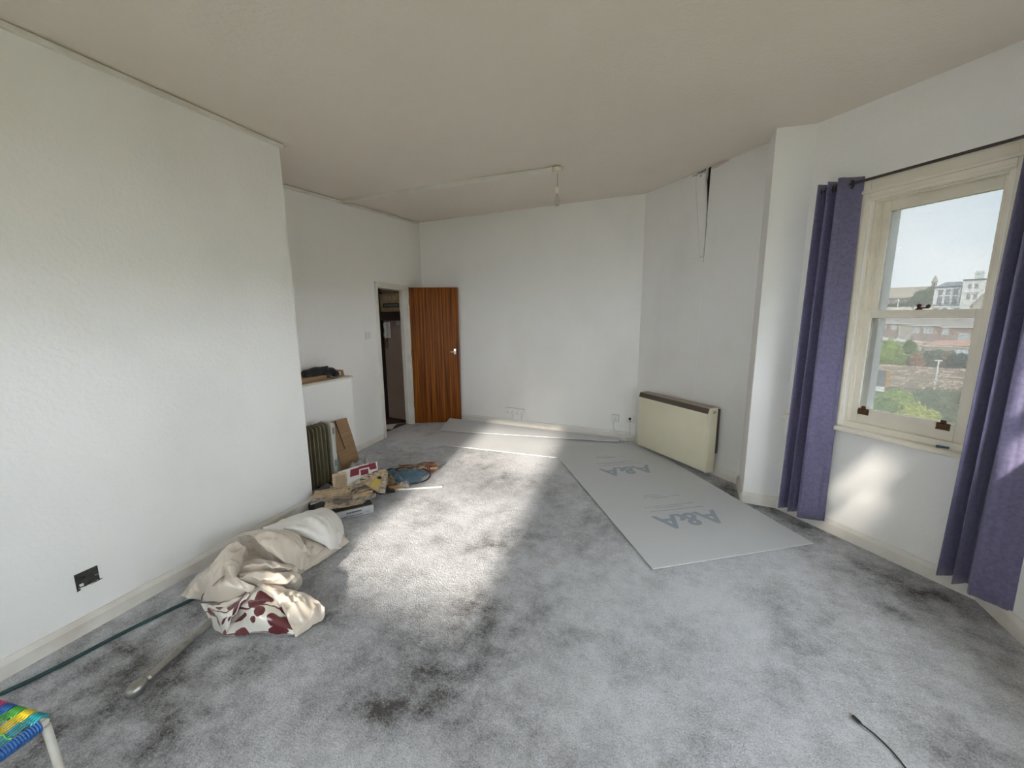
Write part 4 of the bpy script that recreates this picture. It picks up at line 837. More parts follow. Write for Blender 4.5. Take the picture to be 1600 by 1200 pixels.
# ------------------------------------------------------------------ satin curtain heap
CLOTH = {
 'lobe': [[(-2.393,1.579,0.220),(-2.363,1.725,0.220),(-2.335,1.901,0.200),(-2.315,2.023,0.160),(-2.204,2.029,0.100)],
  [(-2.314,1.559,0.220),(-2.200,1.636,0.240),(-2.191,1.792,0.220),(-2.147,1.883,0.170),(-2.154,2.001,0.060)],
  [(-2.284,1.608,0.200),(-2.154,1.660,0.200),(-2.093,1.728,0.170),(-2.050,1.801,0.120),(-2.096,1.949,0.030)],
  [(-2.249,1.654,0.170),(-2.138,1.695,0.140),(-2.056,1.743,0.080),(-2.022,1.759,0.050),(-2.024,1.850,0.010)]],
 'hem': [[(-2.289,1.712,0.150),(-2.128,1.712,0.120),(-2.073,1.777,0.050)],
  [(-2.190,1.669,0.130),(-2.084,1.670,0.090),(-2.061,1.716,0.030)],
  [(-2.073,1.623,0.120),(-2.079,1.648,0.060),(-2.067,1.667,0.010)]],
 'drape': [[(-2.334,1.384,0.280),(-2.316,1.461,0.280),(-2.278,1.537,0.260),(-2.203,1.600,0.240),(-2.145,1.639,0.200)],
  [(-2.224,1.410,0.290),(-2.163,1.455,0.290),(-2.098,1.496,0.270),(-2.057,1.553,0.200),(-2.039,1.602,0.140)],
  [(-2.144,1.393,0.260),(-2.074,1.418,0.250),(-2.034,1.461,0.200),(-2.038,1.554,0.120),(-2.052,1.624,0.050)],
  [(-2.060,1.412,0.200),(-2.008,1.426,0.170),(-2.000,1.473,0.120),(-2.013,1.531,0.050),(-2.031,1.612,0.010)]],
 'hollow': [[(-2.344,1.396,0.260),(-2.293,1.452,0.240),(-2.206,1.453,0.200),(-2.073,1.419,0.170)],
  [(-2.399,1.449,0.170),(-2.342,1.464,0.150),(-2.233,1.443,0.140),(-2.112,1.421,0.130)],
  [(-2.192,1.302,0.190),(-2.220,1.361,0.170),(-2.167,1.398,0.160),(-2.055,1.403,0.150)]],
 'leftfold': [[(-2.319,1.218,0.200),(-2.293,1.297,0.270),(-2.277,1.349,0.280),(-2.221,1.360,0.250)],
  [(-2.221,1.173,0.200),(-2.186,1.209,0.260),(-2.194,1.276,0.250),(-2.197,1.325,0.220)],
  [(-2.195,1.146,0.150),(-2.132,1.160,0.210),(-2.157,1.229,0.180),(-2.125,1.240,0.170)]],
 'leftfold2': [[(-2.293,1.297,0.270),(-2.178,1.269,0.280),(-2.223,1.342,0.260)],
  [(-2.220,1.228,0.240),(-2.088,1.182,0.280),(-2.151,1.290,0.230)],
  [(-2.178,1.206,0.200),(-2.058,1.175,0.230),(-2.120,1.243,0.180)]],
 'cone': [[(-2.501,1.146,0.010),(-2.495,1.210,0.070),(-2.371,1.245,0.170),(-2.345,1.326,0.230)],
  [(-2.411,1.132,0.040),(-2.369,1.166,0.100),(-2.291,1.174,0.170),(-2.214,1.194,0.220)],
  [(-2.351,1.167,0.010),(-2.319,1.164,0.060),(-2.267,1.176,0.110),(-2.190,1.180,0.150)]],
 'bulge': [[(-2.242,1.181,0.200),(-2.152,1.202,0.220),(-2.059,1.205,0.200),(-1.973,1.228,0.160)],
  [(-2.258,1.149,0.120),(-2.118,1.148,0.180),(-2.049,1.175,0.160),(-1.984,1.214,0.140)],
  [(-2.293,1.141,0.040),(-2.141,1.133,0.090),(-2.061,1.166,0.100),(-2.017,1.215,0.120)]],
 'roll': [[(-2.167,1.272,0.160),(-2.089,1.322,0.170),(-1.997,1.381,0.150),(-1.952,1.444,0.110),(-1.941,1.468,0.080)],
  [(-2.081,1.220,0.200),(-1.986,1.255,0.220),(-1.893,1.306,0.200),(-1.869,1.381,0.150),(-1.890,1.437,0.100)],
  [(-2.062,1.211,0.190),(-1.960,1.244,0.200),(-1.883,1.296,0.170),(-1.870,1.371,0.110),(-1.910,1.449,0.060)],
  [(-2.089,1.264,0.120),(-1.998,1.292,0.120),(-1.959,1.363,0.060),(-1.930,1.404,0.020),(-1.922,1.438,0.010)]],
 'overroll': [[(-2.192,1.374,0.180),(-2.066,1.373,0.200),(-1.988,1.400,0.180),(-1.973,1.474,0.120)],
  [(-2.134,1.274,0.200),(-2.022,1.321,0.215),(-1.940,1.364,0.190),(-1.960,1.478,0.080)],
  [(-2.144,1.258,0.170),(-2.055,1.318,0.170),(-1.975,1.385,0.140),(-1.967,1.489,0.050)]],
 'flap': [[(-2.083,1.254,0.150),(-1.966,1.292,0.140),(-1.808,1.306,0.130),(-1.704,1.338,0.100),(-1.619,1.339,0.060)],
  [(-1.953,1.243,0.150),(-1.855,1.252,0.155),(-1.732,1.255,0.130),(-1.648,1.287,0.090),(-1.609,1.326,0.020)],
  [(-1.874,1.243,0.130),(-1.785,1.220,0.130),(-1.690,1.216,0.090),(-1.634,1.238,0.050),(-1.610,1.289,0.012)],
  [(-1.861,1.247,0.120),(-1.763,1.215,0.100),(-1.691,1.190,0.070),(-1.658,1.184,0.035),(-1.642,1.180,0.006)]],
 'print': [[(-2.266,1.121,0.050),(-2.115,1.126,0.090),(-2.051,1.170,0.110),(-2.002,1.206,0.130),(-1.978,1.260,0.140),(-1.859,1.276,0.115)],
  [(-2.179,1.093,0.045),(-2.042,1.083,0.100),(-2.007,1.130,0.090),(-1.899,1.144,0.130),(-1.871,1.200,0.120),(-1.759,1.236,0.085)],
  [(-2.107,1.074,0.030),(-2.003,1.072,0.070),(-1.965,1.112,0.060),(-1.848,1.114,0.100),(-1.773,1.144,0.100),(-1.688,1.210,0.050)],
  [(-2.064,1.063,0.006),(-1.976,1.057,0.006),(-1.919,1.077,0.012),(-1.835,1.107,0.030),(-1.761,1.136,0.025),(-1.640,1.194,0.004)]],
 'printfold': [[(-2.259,1.119,0.055),(-2.054,1.098,0.100),(-1.990,1.189,0.135)],
  [(-2.127,1.095,0.060),(-1.962,1.062,0.130),(-1.956,1.196,0.150)],
  [(-2.060,1.067,0.020),(-1.972,1.058,0.010),(-1.939,1.078,0.100)]],
}

SATIN = bpy.data.materials.new('cream_satin'); SATIN.use_nodes = True
n = SATIN.node_tree; b = n.nodes['Principled BSDF']; b.inputs['Base Color'].default_value = (.63, .55, .465, 1); b.inputs['Roughness'].default_value = .27; b.inputs['Sheen Weight'].default_value = .2; b.inputs['Specular IOR Level'].default_value = .85
t = n.nodes.new('ShaderNodeTexCoord'); z = n.nodes.new('ShaderNodeTexNoise'); z.inputs['Scale'].default_value = 11; z.inputs['Detail'].default_value = 2
bu = n.nodes.new('ShaderNodeBump'); bu.inputs['Strength'].default_value = .35; bu.inputs['Distance'].default_value = .02
n.links.new(t.outputs['Object'], z.inputs['Vector']); n.links.new(z.outputs['Fac'], bu.inputs['Height']); n.links.new(bu.outputs['Normal'], b.inputs['Normal'])
SPRINT = SATIN.copy(); SPRINT.name = 'satin_with_burgundy_flowers'
n = SPRINT.node_tree; b = n.nodes['Principled BSDF']
uvn = n.nodes.new('ShaderNodeUVMap'); 
nzn = n.nodes.new('ShaderNodeTexNoise'); nzn.inputs['Scale'].default_value = 5
mixv = n.nodes.new('ShaderNodeMix'); mixv.data_type = 'VECTOR'; mixv.inputs['Factor'].default_value = .07
n.links.new(uvn.outputs['UV'], nzn.inputs['Vector']); n.links.new(uvn.outputs['UV'], mixv.inputs['A']); n.links.new(nzn.outputs['Color'], mixv.inputs['B'])
def spot(cx, cy, rx, ry, an):
    s_ = n.nodes.new('ShaderNodeMapping'); s_.vector_type = 'TEXTURE'; s_.inputs['Location'].default_value = (cx, cy, 0); s_.inputs['Rotation'].default_value = (0, 0, an); s_.inputs['Scale'].default_value = (rx*1.15, ry*1.25, 1)
    l_ = n.nodes.new('ShaderNodeVectorMath'); l_.operation = 'LENGTH'; n.links.new(mixv.outputs['Result'], s_.inputs['Vector']); n.links.new(s_.outputs['Vector'], l_.inputs[0]); return l_.outputs['Value']
acc = None
for cx, cy, rx, ry, an in ((.72,.24,.085,.10,.5),(.61,.30,.06,.10,-.3),(.66,.50,.055,.09,.2),(.92,.62,.075,.14,.2),(.80,.66,.06,.10,0),(.80,.84,.05,.08,.4),(.97,.88,.06,.10,0),(.90,.24,.03,.09,.2),(.88,.40,.035,.05,.4),(.10,.34,.035,.13,-.1),(.30,.20,.13,.035,.35),(.43,.93,.075,.10,.3),(.43,.60,.04,.10,.6),(.57,.66,.025,.05,.3),(.14,.06,.06,.03,0),(.25,.62,.03,.10,-.3)):
    d_ = spot(cx+.035, cy+.035, rx, ry, an)
    if acc is None: acc = d_
    else:
        mn = n.nodes.new('ShaderNodeMath'); mn.operation = 'MINIMUM'; n.links.new(acc, mn.inputs[0]); n.links.new(d_, mn.inputs[1]); acc = mn.outputs[0]
wv = n.nodes.new('ShaderNodeTexWave'); wv.wave_type = 'RINGS'; wv.inputs['Scale'].default_value = .55; wv.inputs['Distortion'].default_value = 5; wv.inputs['Detail'].default_value = 0; wv.inputs['Detail Scale'].default_value = .7
n.links.new(uvn.outputs['UV'], wv.inputs['Vector'])
stem_ = n.nodes.new('ShaderNodeMapRange'); stem_.inputs['From Min'].default_value = .988; stem_.inputs['From Max'].default_value = .995; n.links.new(wv.outputs['Fac'], stem_.inputs['Value'])
pm = n.nodes.new('ShaderNodeMapRange'); pm.inputs['From Min'].default_value = 1.04; pm.inputs['From Max'].default_value = .96; n.links.new(acc, pm.inputs['Value'])
mxm = n.nodes.new('ShaderNodeMath'); mxm.operation = 'MAXIMUM'; n.links.new(pm.outputs['Result'], mxm.inputs[0]); n.links.new(stem_.outputs['Result'], mxm.inputs[1])
mc = n.nodes.new('ShaderNodeMix'); mc.data_type = 'RGBA'; mc.inputs['A'].default_value = (.80, .76, .70, 1); mc.inputs['B'].default_value = (.115, .010, .018, 1)
n.links.new(mxm.outputs[0], mc.inputs['Factor']); n.links.new(mc.outputs['Result'], b.inputs['Base Color'])

CT = empty('satin_curtain', (-2.1, 1.45, 0)); tag(CT, 'heaped cream satin curtain with burgundy flowers on the carpet by the left wall', 'curtain')
def wrinkle(rows, amp, seed):
    k = len(rows); m_ = len(rows[0]); out = []
    for i in range(k):
        r_ = []
        for j in range(m_):
            p = Vector(rows[i][j]); a_ = .35+.65*sin(pi*i/(k-1))
            an = seed*1.7; q0 = p.x*cos(an)+p.y*sin(an)+p.z*.6; q1 = -p.x*sin(an)+p.y*cos(an)
            w = 1.25*(1-abs(noise.noise(Vector((q0*17, q1*5, seed))))*2.2) + .55*(1-abs(noise.noise(Vector((q1*30+q0*6, q0*9, seed+3))))*2.4) + .2*abs(noise.noise(Vector((p.x*30, p.y*28, seed+5))))-.35
            q_ = p+Vector((0, 0, 1))*((w-.75)*amp*a_); q_.z = max(q_.z, .004); r_.append(q_-Vector((-2.1, 1.45, 0)))
        out.append(r_)
    return out
g = G(); sd_ = 0
for k_, rows in CLOTH.items():
    if k_ in ('print', 'printfold', 'lobe', 'hem'): continue
    sd_ += 1; g.sheet(wrinkle(surf(rows, 11), .017, sd_*3.1), .003)
# underlying folds that close the heap against wall and floor
rows = []
for i in range(25):
    r_ = []
    for j in range(41):
        u = j/40; v = i/24
        ax = Vector((-2.36, 1.22, 0)).lerp(Vector((-2.16, 1.98, 0)), u)
        wdt = (.10+.55*max(0, 1-u*1.25)**.8 if u < .55 else .10+.55*(.3125**.8))*.62+.12*sin(pi*u)
        back = .20*sin(pi*u)**.7+.02
        p = ax+Vector((-.95, .3, 0))*back*(1-v)+Vector((.94, -.30, 0))*wdt*v*.70
        e_ = (sin(pi*min(1, max(0, v)))**.55)*(sin(pi*min(1, max(0, u)))**.5)
        p.z = .004+.125*e_*(.75+.4*noise.noise(p*7)); r_.append(p)
    rows.append(r_)
g.sheet(wrinkle(rows, .02, 51), .003)
g.build('satin_face', SATIN, CT, smooth=True)
PALE_L = mat('pale_lining_cloth', (.76, .73, .69), rough=.55, sheen=.2)
for k_, nm, s_ in (('lobe', 'pale_lining', 3.1), ('hem', 'hem_band', 6.2)):
    G().sheet(wrinkle(surf(CLOTH[k_], 11), .017, s_), .003).build(nm, PALE_L if k_ == 'lobe' else SATIN, CT, smooth=True)
for k_ in ('print', 'printfold'):
    rows = wrinkle(surf(CLOTH[k_], 11), .014, 31)
    g = G(); g.grid(rows, uv=lambda v, u: (u, v)); g.build('printed_panel', SPRINT, CT, smooth=True)

# curtain pole, hose, stool, usb cable
PO = empty('curtain_pole', (-1.998, .724, 0)); tag(PO, 'old grey curtain pole with ball finial on the carpet under the satin curtain', 'curtain pole')
pd = Vector((-2.105+1.998, 1.072-.724, 0)).normalized(); Mp = pd.to_track_quat('Z', 'Y').to_matrix()
G().lathe([(.0165, .05), (.0165, .62)], 16, (0, 0, .031), M=Mp).build('pole', STEEL, PO, smooth='auto')
G().lathe([(.002, -.045), (.014, -.042), (.025, -.03), (.031, -.012), (.031, .004), (.024, .022), (.014, .032), (.013, .036), (.02, .041), (.02, .048), (.014, .053)], 20, (0, 0, .031), M=Mp).build('finial', STEEL, PO, smooth=True)
tag(G().tube(spline([(-2.62, .20, .010), (-2.50, .585, .010), (-2.46, .90, .010), (-2.39, 1.22, .010), (-2.30, 1.42, .010)], 6), .0085, 9).build('green_hose', mat('dark_green_rubber', (.008, .045, .045), rough=.4), smooth=True), 'thin dark green hose on the carpet along the left skirting', 'hose')
UC = empty('usb_cable', (.705, 1.716, 0)); tag(UC, 'black cable with bare metal plug lying on the near carpet', 'cable')
ud = Vector((.035, -.048, 0)).normalized()
G().tube([ud*.0+Vector((0, 0, .007)), ud*.011+Vector((0, 0, .007))], .0042, 4).build('metal_plug', mat('gold_plug', (.75, .66, .45), rough=.25, metal=1), UC)
G().tube([ud*.010+Vector((0, 0, .008)), ud*.012+Vector((0, 0, .008)), ud*.034+Vector((0, 0, .008)), ud*.044+Vector((0, 0, .008))], [.004, .0062, .0062, .003], 8).build('plug_grip', BLACK, UC, smooth='auto')
G().tube(spline([ud*.042+Vector((0, 0, .007)), (.055, -.062, .006), (.085, -.108, .005), (.102, -.155, .005), (.115, -.22, .005), (.11, -.30, .005), (.16, -.40, .005)], 8), .0026, 7).build('lead', BLACK, UC, smooth=True)

ST_ = empty('cord_stool', (-1.62, .383, 0), math.atan2(-.16, -.97)); tag(ST_, 'white-framed stool strung with coloured plastic cords at lower left', 'stool')
# local x runs along the end rail away from the near corner, local y towards the viewer
WM = mat('white_enamel_tube', (.68, .66, .60), rough=.4, col2=(.55, .52, .45), scale=14)
SZ, HH = .40, .40
for x, y in ((.0, .0), (SZ, .0), (0, SZ), (SZ, SZ)):
    sx = .02 if x == 0 else -.02
    G().tube([(x-.0*sx, y, HH-.01), (x-sx*.6, y-(.012 if y == 0 else -.012), 0)], .0105, 10).build('leg', WM, ST_, smooth='auto')
for a, b_ in (((0, 0, HH), (SZ, 0, HH)), ((0, SZ, HH), (SZ, SZ, HH)), ((0, 0, HH), (0, SZ, HH)), ((SZ, 0, HH), (SZ, SZ, HH))):
    G().tube([a, b_], .010, 10).build('seat_rail', WM, ST_, smooth='auto')
cols = [('teal_cord', (.02, .26, .31)), ('yellow_cord', (.60, .47, .03)), ('green_cord', (.06, .29, .05)), ('blue_cord', (.02, .10, .32)), ('pink_cord', (.50, .045, .17)), ('red_cord', (.50, .01, .03)), ('yellow_cord', None), ('green_cord', None), ('blue_cord', None)]
for k, (nm, c_) in enumerate(cols):
    m_ = mat(nm, c_, rough=.35) if c_ else bpy.data.materials[nm]
    g = G()
    for i in range(4):
        x = .018+k*.042+i*.0095
        if x > SZ-.01: break
        pts = [(x, -.012, HH-.004), (x, -.010, HH+.010), (x, .004, HH+.0145)]+[(x+.0016*sin(j*1.6+i), .03+j*.02, HH+.0135+.0028*cos(j*pi/2+(k % 2)*pi/2)) for j in range(18)]+[(x, SZ-.004, HH+.0145), (x, SZ+.011, HH+.008), (x, SZ+.011, HH-.006)]
        g.tube(pts, .0023, 6)
        for y in (0, SZ): g.tube([(x-.002, y+.0138*cos(t_), HH+.0138*sin(t_)) for t_ in [q_*2*pi/10 for q_ in range(11)]], .0047, 5, caps=False)
    g.build('cord_band', m_, ST_, smooth=True)['kind'] = 'stuff'
for j in range(6):
    y = .06+j*.058; g = G()
    g.tube([(.008+i*.018, y+.002*sin(i*2), HH+.0135+.003*cos(i*pi)) for i in range(22)], .0026, 5); g.build('cross_cord', bpy.data.materials[('green_cord', 'yellow_cord', 'teal_cord', 'blue_cord')[j % 4]], ST_, smooth=True)
for x in (0, SZ):
    g = G(); rnd = random.Random(3)
    pts = [(x+.0135*cos(t_*1.0), .012+t_*.0016*.62, HH+.0135*sin(t_)) for t_ in [i*2*pi/9 for i in range(int((SZ-.03)/(.0016*.62)/(2*pi/9)))]]
    g.tube(pts, .0040, 5); g.build('rail_wrapping', bpy.data.materials['blue_cord'], ST_, smooth=True)

# ------------------------------------------------------------------ the street and gardens outside
AZ = R(23.51)
def ext(name, r, v, z, turn=0):
    """a root standing in the view from the window: r metres to the side, v metres out"""
    return empty(name, (r*cos(AZ)+v*sin(AZ), -r*sin(AZ)+v*cos(AZ), z), -AZ+turn)
GREEN_G = mat('garden_ground', (0.140, 0.168, 0.070), rough=.95, col2=(0.280, 0.238, 0.154), scale=.35)
E0 = ext('ground', 0, 0, 0); struct(E0)
prof = [(-60, -7.2), (4, -7.0), (45, -6.9), (62, -6.6), (79, -6.0), (105, -5.0), (134, -4.6), (165, -1.2), (185, 1.8), (215, 4.4), (300, 4.6), (420, 6)]
g = G(); g.grid([[(x, v, z_+ .4*noise.noise(Vector((x*.05, v*.05, 2)))) for x in range(-160, 161, 10)] for v, z_ in prof]); struct(g.build('garden_ground', GREEN_G, E0))
def foliage(name, r, v, z, blobs, m, label, cat, group, n_leaf=900, leaf=.16, seed=1, trunk=None):
    o = ext(name, r, v, z); tag(o, label, cat, group); rnd = random.Random(seed)
    g = G()
    for (x, y, zz, a, h) in blobs:
        bmx = bmesh.new(); bmesh.ops.create_icosphere(bmx, subdivisions=3, radius=1)
        vs = []
        for q in bmx.verts:
            k = 1+.28*noise.noise(q.co*2.1+Vector((seed, x, zz)))+.14*noise.noise(q.co*5+Vector((x, seed, 1)))
            vs.append((x+q.co.x*a*k*.92, y+q.co.y*a*k*.92, zz+q.co.z*h*k*.92))
        g.add(vs, [[q.index for q in f.verts] for f in bmx.faces]); bmx.free()
        for _ in range(n_leaf//len(blobs)):
            d = Vector((rnd.gauss(0, 1), rnd.gauss(0, 1)-.4, rnd.gauss(0, 1)+.3)).normalized(); k = rnd.uniform(.82, 1.12)*(1+.28*noise.noise(d*2.1+Vector((seed, x, zz))))
            p = Vector((x+d.x*a*k, y+d.y*a*k, zz+d.z*h*k)); u_ = Vector((rnd.gauss(0, 1), rnd.gauss(0, 1), rnd.gauss(0, 1))).normalized(); w_ = u_.orthogonal().normalized(); s_ = leaf*rnd.uniform(.6, 1.4)
            g.add([p-u_*s_, p+w_*s_*.45, p+u_*s_, p-w_*s_*.45], [(0, 1, 2, 3)])
    q = g.build('foliage', m, o); q['kind'] = 'stuff'
    if trunk: G().tube([(0, 0, trunk[0]), (.05, 0, trunk[1])], trunk[2], 8).build('trunk', mat('bark', (0.098, 0.070, 0.049), rough=.9) if 'bark' not in bpy.data.materials else bpy.data.materials['bark'], o)
    return o
def leafm(name, a, b_, sc=5): return mat(name, a, rough=.8, col2=b_, scale=sc, lo=.4, hi=.62, spec=.2)
LG = leafm('light_green_leaf', (0.203, 0.325, 0.071), (0.435, 0.507, 0.131)); MG = leafm('mid_green_leaf', (0.122, 0.233, 0.071), (0.275, 0.362, 0.116)); DG = leafm('dull_green_leaf', (0.142, 0.183, 0.112), (0.232, 0.246, 0.145)); RB = leafm('russet_leaf', (0.406, 0.183, 0.102), (0.522, 0.319, 0.203)); BR = leafm('brown_twig', (0.264, 0.213, 0.152), (0.362, 0.304, 0.217)); BD = leafm('dark_bush', (0.091, 0.122, 0.112), (0.160, 0.189, 0.174)); YG = leafm('yellow_green_leaf', (0.406, 0.447, 0.081), (0.609, 0.609, 0.174))
# nearest hedge below the window
gr = 'bushes just below the window'
for i, (r, v, z, a, h, m, lab) in enumerate([(-2.0, 34, -5.2, 1.25, 1.7, MG, 'mid green bush below the window, at the white reveal side'), (-.75, 35, -5.0, 1.2, 1.75, LG, 'light green bush below the window, between mid green and yellow bushes'), (.15, 33.5, -5.3, .95, 1.5, YG, 'yellow-green bush in the middle of the hedge below the window'), (1.1, 35.5, -4.8, 1.3, 2.0, DG, 'dull grey-green bush at the right of the hedge below window'), (2.25, 36, -4.7, 1.1, 1.9, BR, 'brownish twiggy bush at the far right of hedge below window')]):
    foliage('garden_bush', r, v, z, [(0, 0, .3, a, h*.75), (-a*.5, .3, 0, a*.7, h*.7), (a*.55, .2, .1, a*.65, h*.7)], m, lab, 'bush', gr, 2600, .11, i+1)
gr = 'bushes beyond the stone wall'
for i, (r, v, z, bl, m, lab) in enumerate([
    (-3.5, 79, -4.2, [(0,0,0,1.75,2.0), (-.9,0,-.5,1.2,1.5), (.9,0,-.5,1.2,1.4)], LG, 'big rounded green bush behind the dark garden panel'),
    (-1.3, 82, -4.3, [(0,0,.3,.7,1.7), (.3,0,-.6,.8,1.2)], MG, 'upright green shrub right of the big rounded bush'),
    (-.45, 78, -4.9, [(0,0,0,.55,1.0), (.3,.1,-.4,.5,.7)], RB, 'russet shrub in the garden behind the stone wall'),
    (.9, 80, -4.7, [(0,0,0,1.0,1.1), (.8,.2,.2,.8,1.0)], DG, 'dull green shrub left of the white garden post'),
    (2.3, 80, -4.8, [(0,0,0,.9,1.2), (.5,0,.4,.5,.9)], BR, 'brown twiggy shrub right of the white garden post'),
    (3.75, 79, -4.7, [(0,0,0,1.0,1.0), (.7,.2,-.2,.8,.8)], BD, 'dark bluish bush at the right below the conservatory')]):
    foliage('garden_bush', r, v, z, bl, m, lab, 'bush', gr, 2000, .19, 20+i)
# stone walls, dark panel, post
STONE = mat('rubble_stone', (0.628, 0.502, 0.419), rough=.95, col2=(0.377, 0.313, 0.272), scale=3)
STONE2 = mat('pale_rubble_stone', (0.879, 0.733, 0.607), rough=.95, col2=(0.586, 0.460, 0.377), scale=3)
def stone_wall(r, v, z, w, h, label, sz, seed):
    o = ext('stone_wall', r, v, z); tag(o, label, 'wall'); rnd = random.Random(seed)
    G().box((0, .05, -.3), (w, .5, h-.05)).build('core', STONE, o)
    y = 0; protos = []
    for k in range(6):
        g = G(); a, b_ = sz*rnd.uniform(.9, 1.2), sz*.55
        g.hexa([(rnd.uniform(0,.04), -.05+rnd.uniform(0,.03), rnd.uniform(0,.03)), (a, -.05, 0), (a, .08, 0), (0, .08, 0), (rnd.uniform(0,.05), -.04, b_), (a-rnd.uniform(0,.06), -.05, b_-rnd.uniform(0,.04)), (a, .08, b_), (0, .08, b_)]); protos.append(g.build('stone', STONE if k % 2 else STONE2, o).data)
    for ob in list(o.children):
        if ob.name.startswith('stone'): bpy.data.objects.remove(ob)
    row = 0
    while y < h-.1:
        x = -(row % 2)*sz*.5
        while x < w-.1:
            q = bpy.data.objects.new('stone', rnd.choice(protos)); COL.objects.link(q); q.parent = o
            k = rnd.uniform(.85, 1.15); q.location = (max(0, x), rnd.uniform(-.02, .03), y); q.scale = (k, 1, 1); x += sz*1.08
        y += sz*.6; row += 1
    return o
stone_wall(-4.6, 62, -6.5, 8.6, 1.0, 'lower stone garden wall below the white post', .46, 1)
stone_wall(-4.6, 65.5, -5.5, 9.0, 1.05, 'upper stone garden wall under the far shrubs', .46, 2)
o = ext('garden_fence', -3.62, 57, -6.1); tag(o, 'dark grey garden panel with orange timber post and white base', 'fence')
G().box((0, 0, .1), (1.28, .1, 1.85)).build('panel', mat('slate_grey_panel', (0.140, 0.154, 0.182), rough=.7, col2=(0.238, 0.252, 0.280), scale=4), o)
G().box((1.28, -.05, .1), (1.62, .2, 1.9)).build('timber_post', mat('orange_timber', (0.700, 0.378, 0.154), rough=.7, col2=(0.504, 0.280, 0.126), scale=3), o); G().box((-.1, -.1, -.4), (1.3, .15, .1)).build('base', RENDER, o)
o = ext('garden_post', 1.30, 59, -5.6); tag(o, 'white garden post with short crossbar by the stone walls', 'post')
G().box((-.06, -.06, -.6), (.06, .06, 2.5)).build('upright', RENDER, o); G().box((-.32, -.05, 2.42), (.24, .05, 2.55)).build('crossbar', RENDER, o)
# terrace stepping down the hill
TILE = mat('grey_brown_tiles', (.46, .42, .39), rough=.9, col2=(.58, .54, .50), scale=1.2, stretch=(.4, 1, 3)); BRICK = mat('pinkish_brick', (.44, .32, .30), rough=.9, col2=(.55, .43, .40), scale=5); BUFF = mat('buff_render', (.62, .56, .50), rough=.9)
UP = mat('white_upvc', (0.950, 0.950, 0.950), rough=.5); PANE = mat('window_dark_pane', (0.140, 0.168, 0.210), rough=.15)
NET = mat('net_curtain_pane', (0.588, 0.644, 0.700), rough=.3)
def house_window(o, x0, x1, z0, z1, fr=UP, pane=PANE, y=-.06, w=.10, mull=1, bar=True):
    g = ring(G(), x0, x1, z0, z1, w, y, .02)
    for k in range(mull): c_ = x0+(x1-x0)*(k+1)/(mull+1); g.box((c_-w*.35, y, z0+w), (c_+w*.35, .02, z1-w))
    if bar: g.box((x0+w, y, (z0+z1)/2-w*.35), (x1-w, .02, (z0+z1)/2+w*.35))
    q = g.build('window', fr, o, weld=False); q['kind'] = 'stuff'; del q['kind']
    G().box((x0+w*.5, -.015, z0+w*.5), (x1-w*.5, .01, z1-w*.5)).build('pane', pane, q)
def terrace(r, w, eave, ridge, base, wins, m, label, v=132, tiles=TILE):
    o = ext('terraced_house', r, v, 0); tag(o, label, 'house')
    G().box((0, 0, base-1.5), (w, 8, eave)).build('wall', m, o)
    g = G(); g.add([(-.1,-.4,eave-.1),(w+.1,-.4,eave-.1),(w+.1,4,ridge),(-.1,4,ridge),(-.1,8.4,eave-.1),(w+.1,8.4,eave-.1)], [(0,1,2,3),(3,2,5,4),(0,3,4),(1,5,2),(0,4,5,1)]); g.build('roof', tiles, o)
    G().box((0, -.5, eave-.2), (w, -.38, eave-.05)).build('gutter', UP, o)
    for a, b_, c_, d_ in wins: house_window(o, a-r, b_-r, c_, d_, pane=NET, mull=1)
    return o
terrace(-17, 12.6, -.45, 2.5, -3.6, [(-7.74,-6.65,-1.95,-.72), (-5.83,-4.75,-2.0,-.76)], BRICK, 'leftmost brick terraced house with two white windows')
t2 = terrace(-4.3, 2.1, -.55, 2.4, -3.8, [], BUFF, 'narrow buff rendered bay between the brick houses', v=131.6)
terrace(-2.9, 5.1, -.9, 2.3, -4.2, [(-2.3,-1.0,-2.72,-1.1), (-.31,1.1,-2.82,-1.2)], BRICK, 'middle brick terraced house with paired white windows')
terrace(2.25, 10, -1.25, 2.0, -4.8, [(2.7,3.6,-3.05,-1.5), (5.2,6.85,-4.25,-2.7)], BRICK, 'rightmost brick terraced house stepping down the hill')
tag(G().tube([(0, 0, -4.2), (0, 0, -.9)], .07, 8).build('drainpipe', UP, loc=tuple(ext('x', -4.35, 131.3, 0).location)), 'white drainpipe between the left and middle brick houses', 'pipe'); bpy.data.objects.remove(bpy.data.objects['x'])
o = ext('white_garden_wall', -9, 127, -5.2); tag(o, 'long white garden wall in front of the brick terrace', 'wall'); g = G(); g.hexa([(0,0,-.5),(10.4,0,-.9),(10.4,.3,-.9),(0,.3,-.5),(0,0,1.8),(10.4,0,.6),(10.4,.3,.6),(0,.3,1.8)]); g.build('wall', RENDER, o)
OT = mat('orange_tiles', (.70, .36, .24), rough=.85, col2=(.60, .42, .36), scale=2.2)
o = ext('garage_row', .2, 105, -5.4); tag(o, 'low garage with orange tiled roof behind the garden shrubs', 'garage')
G().box((0, 0, -.5), (6.6, 4, 1.3)).build('wall', BUFF, o); g = G(); g.add([(-.2,-.3,1.25),(6.8,-.3,1.45),(5.9,2,2.35),(1.6,2,2.2),(-.2,4.3,1.25),(6.8,4.3,1.45)], [(0,1,2,3),(1,5,2),(5,4,3,2),(4,0,3),(0,4,5,1)]); g.build('roof', OT, o); G().box((-.2, -.36, 1.15), (6.8, -.28, 1.27)).build('gutter', UP, o)
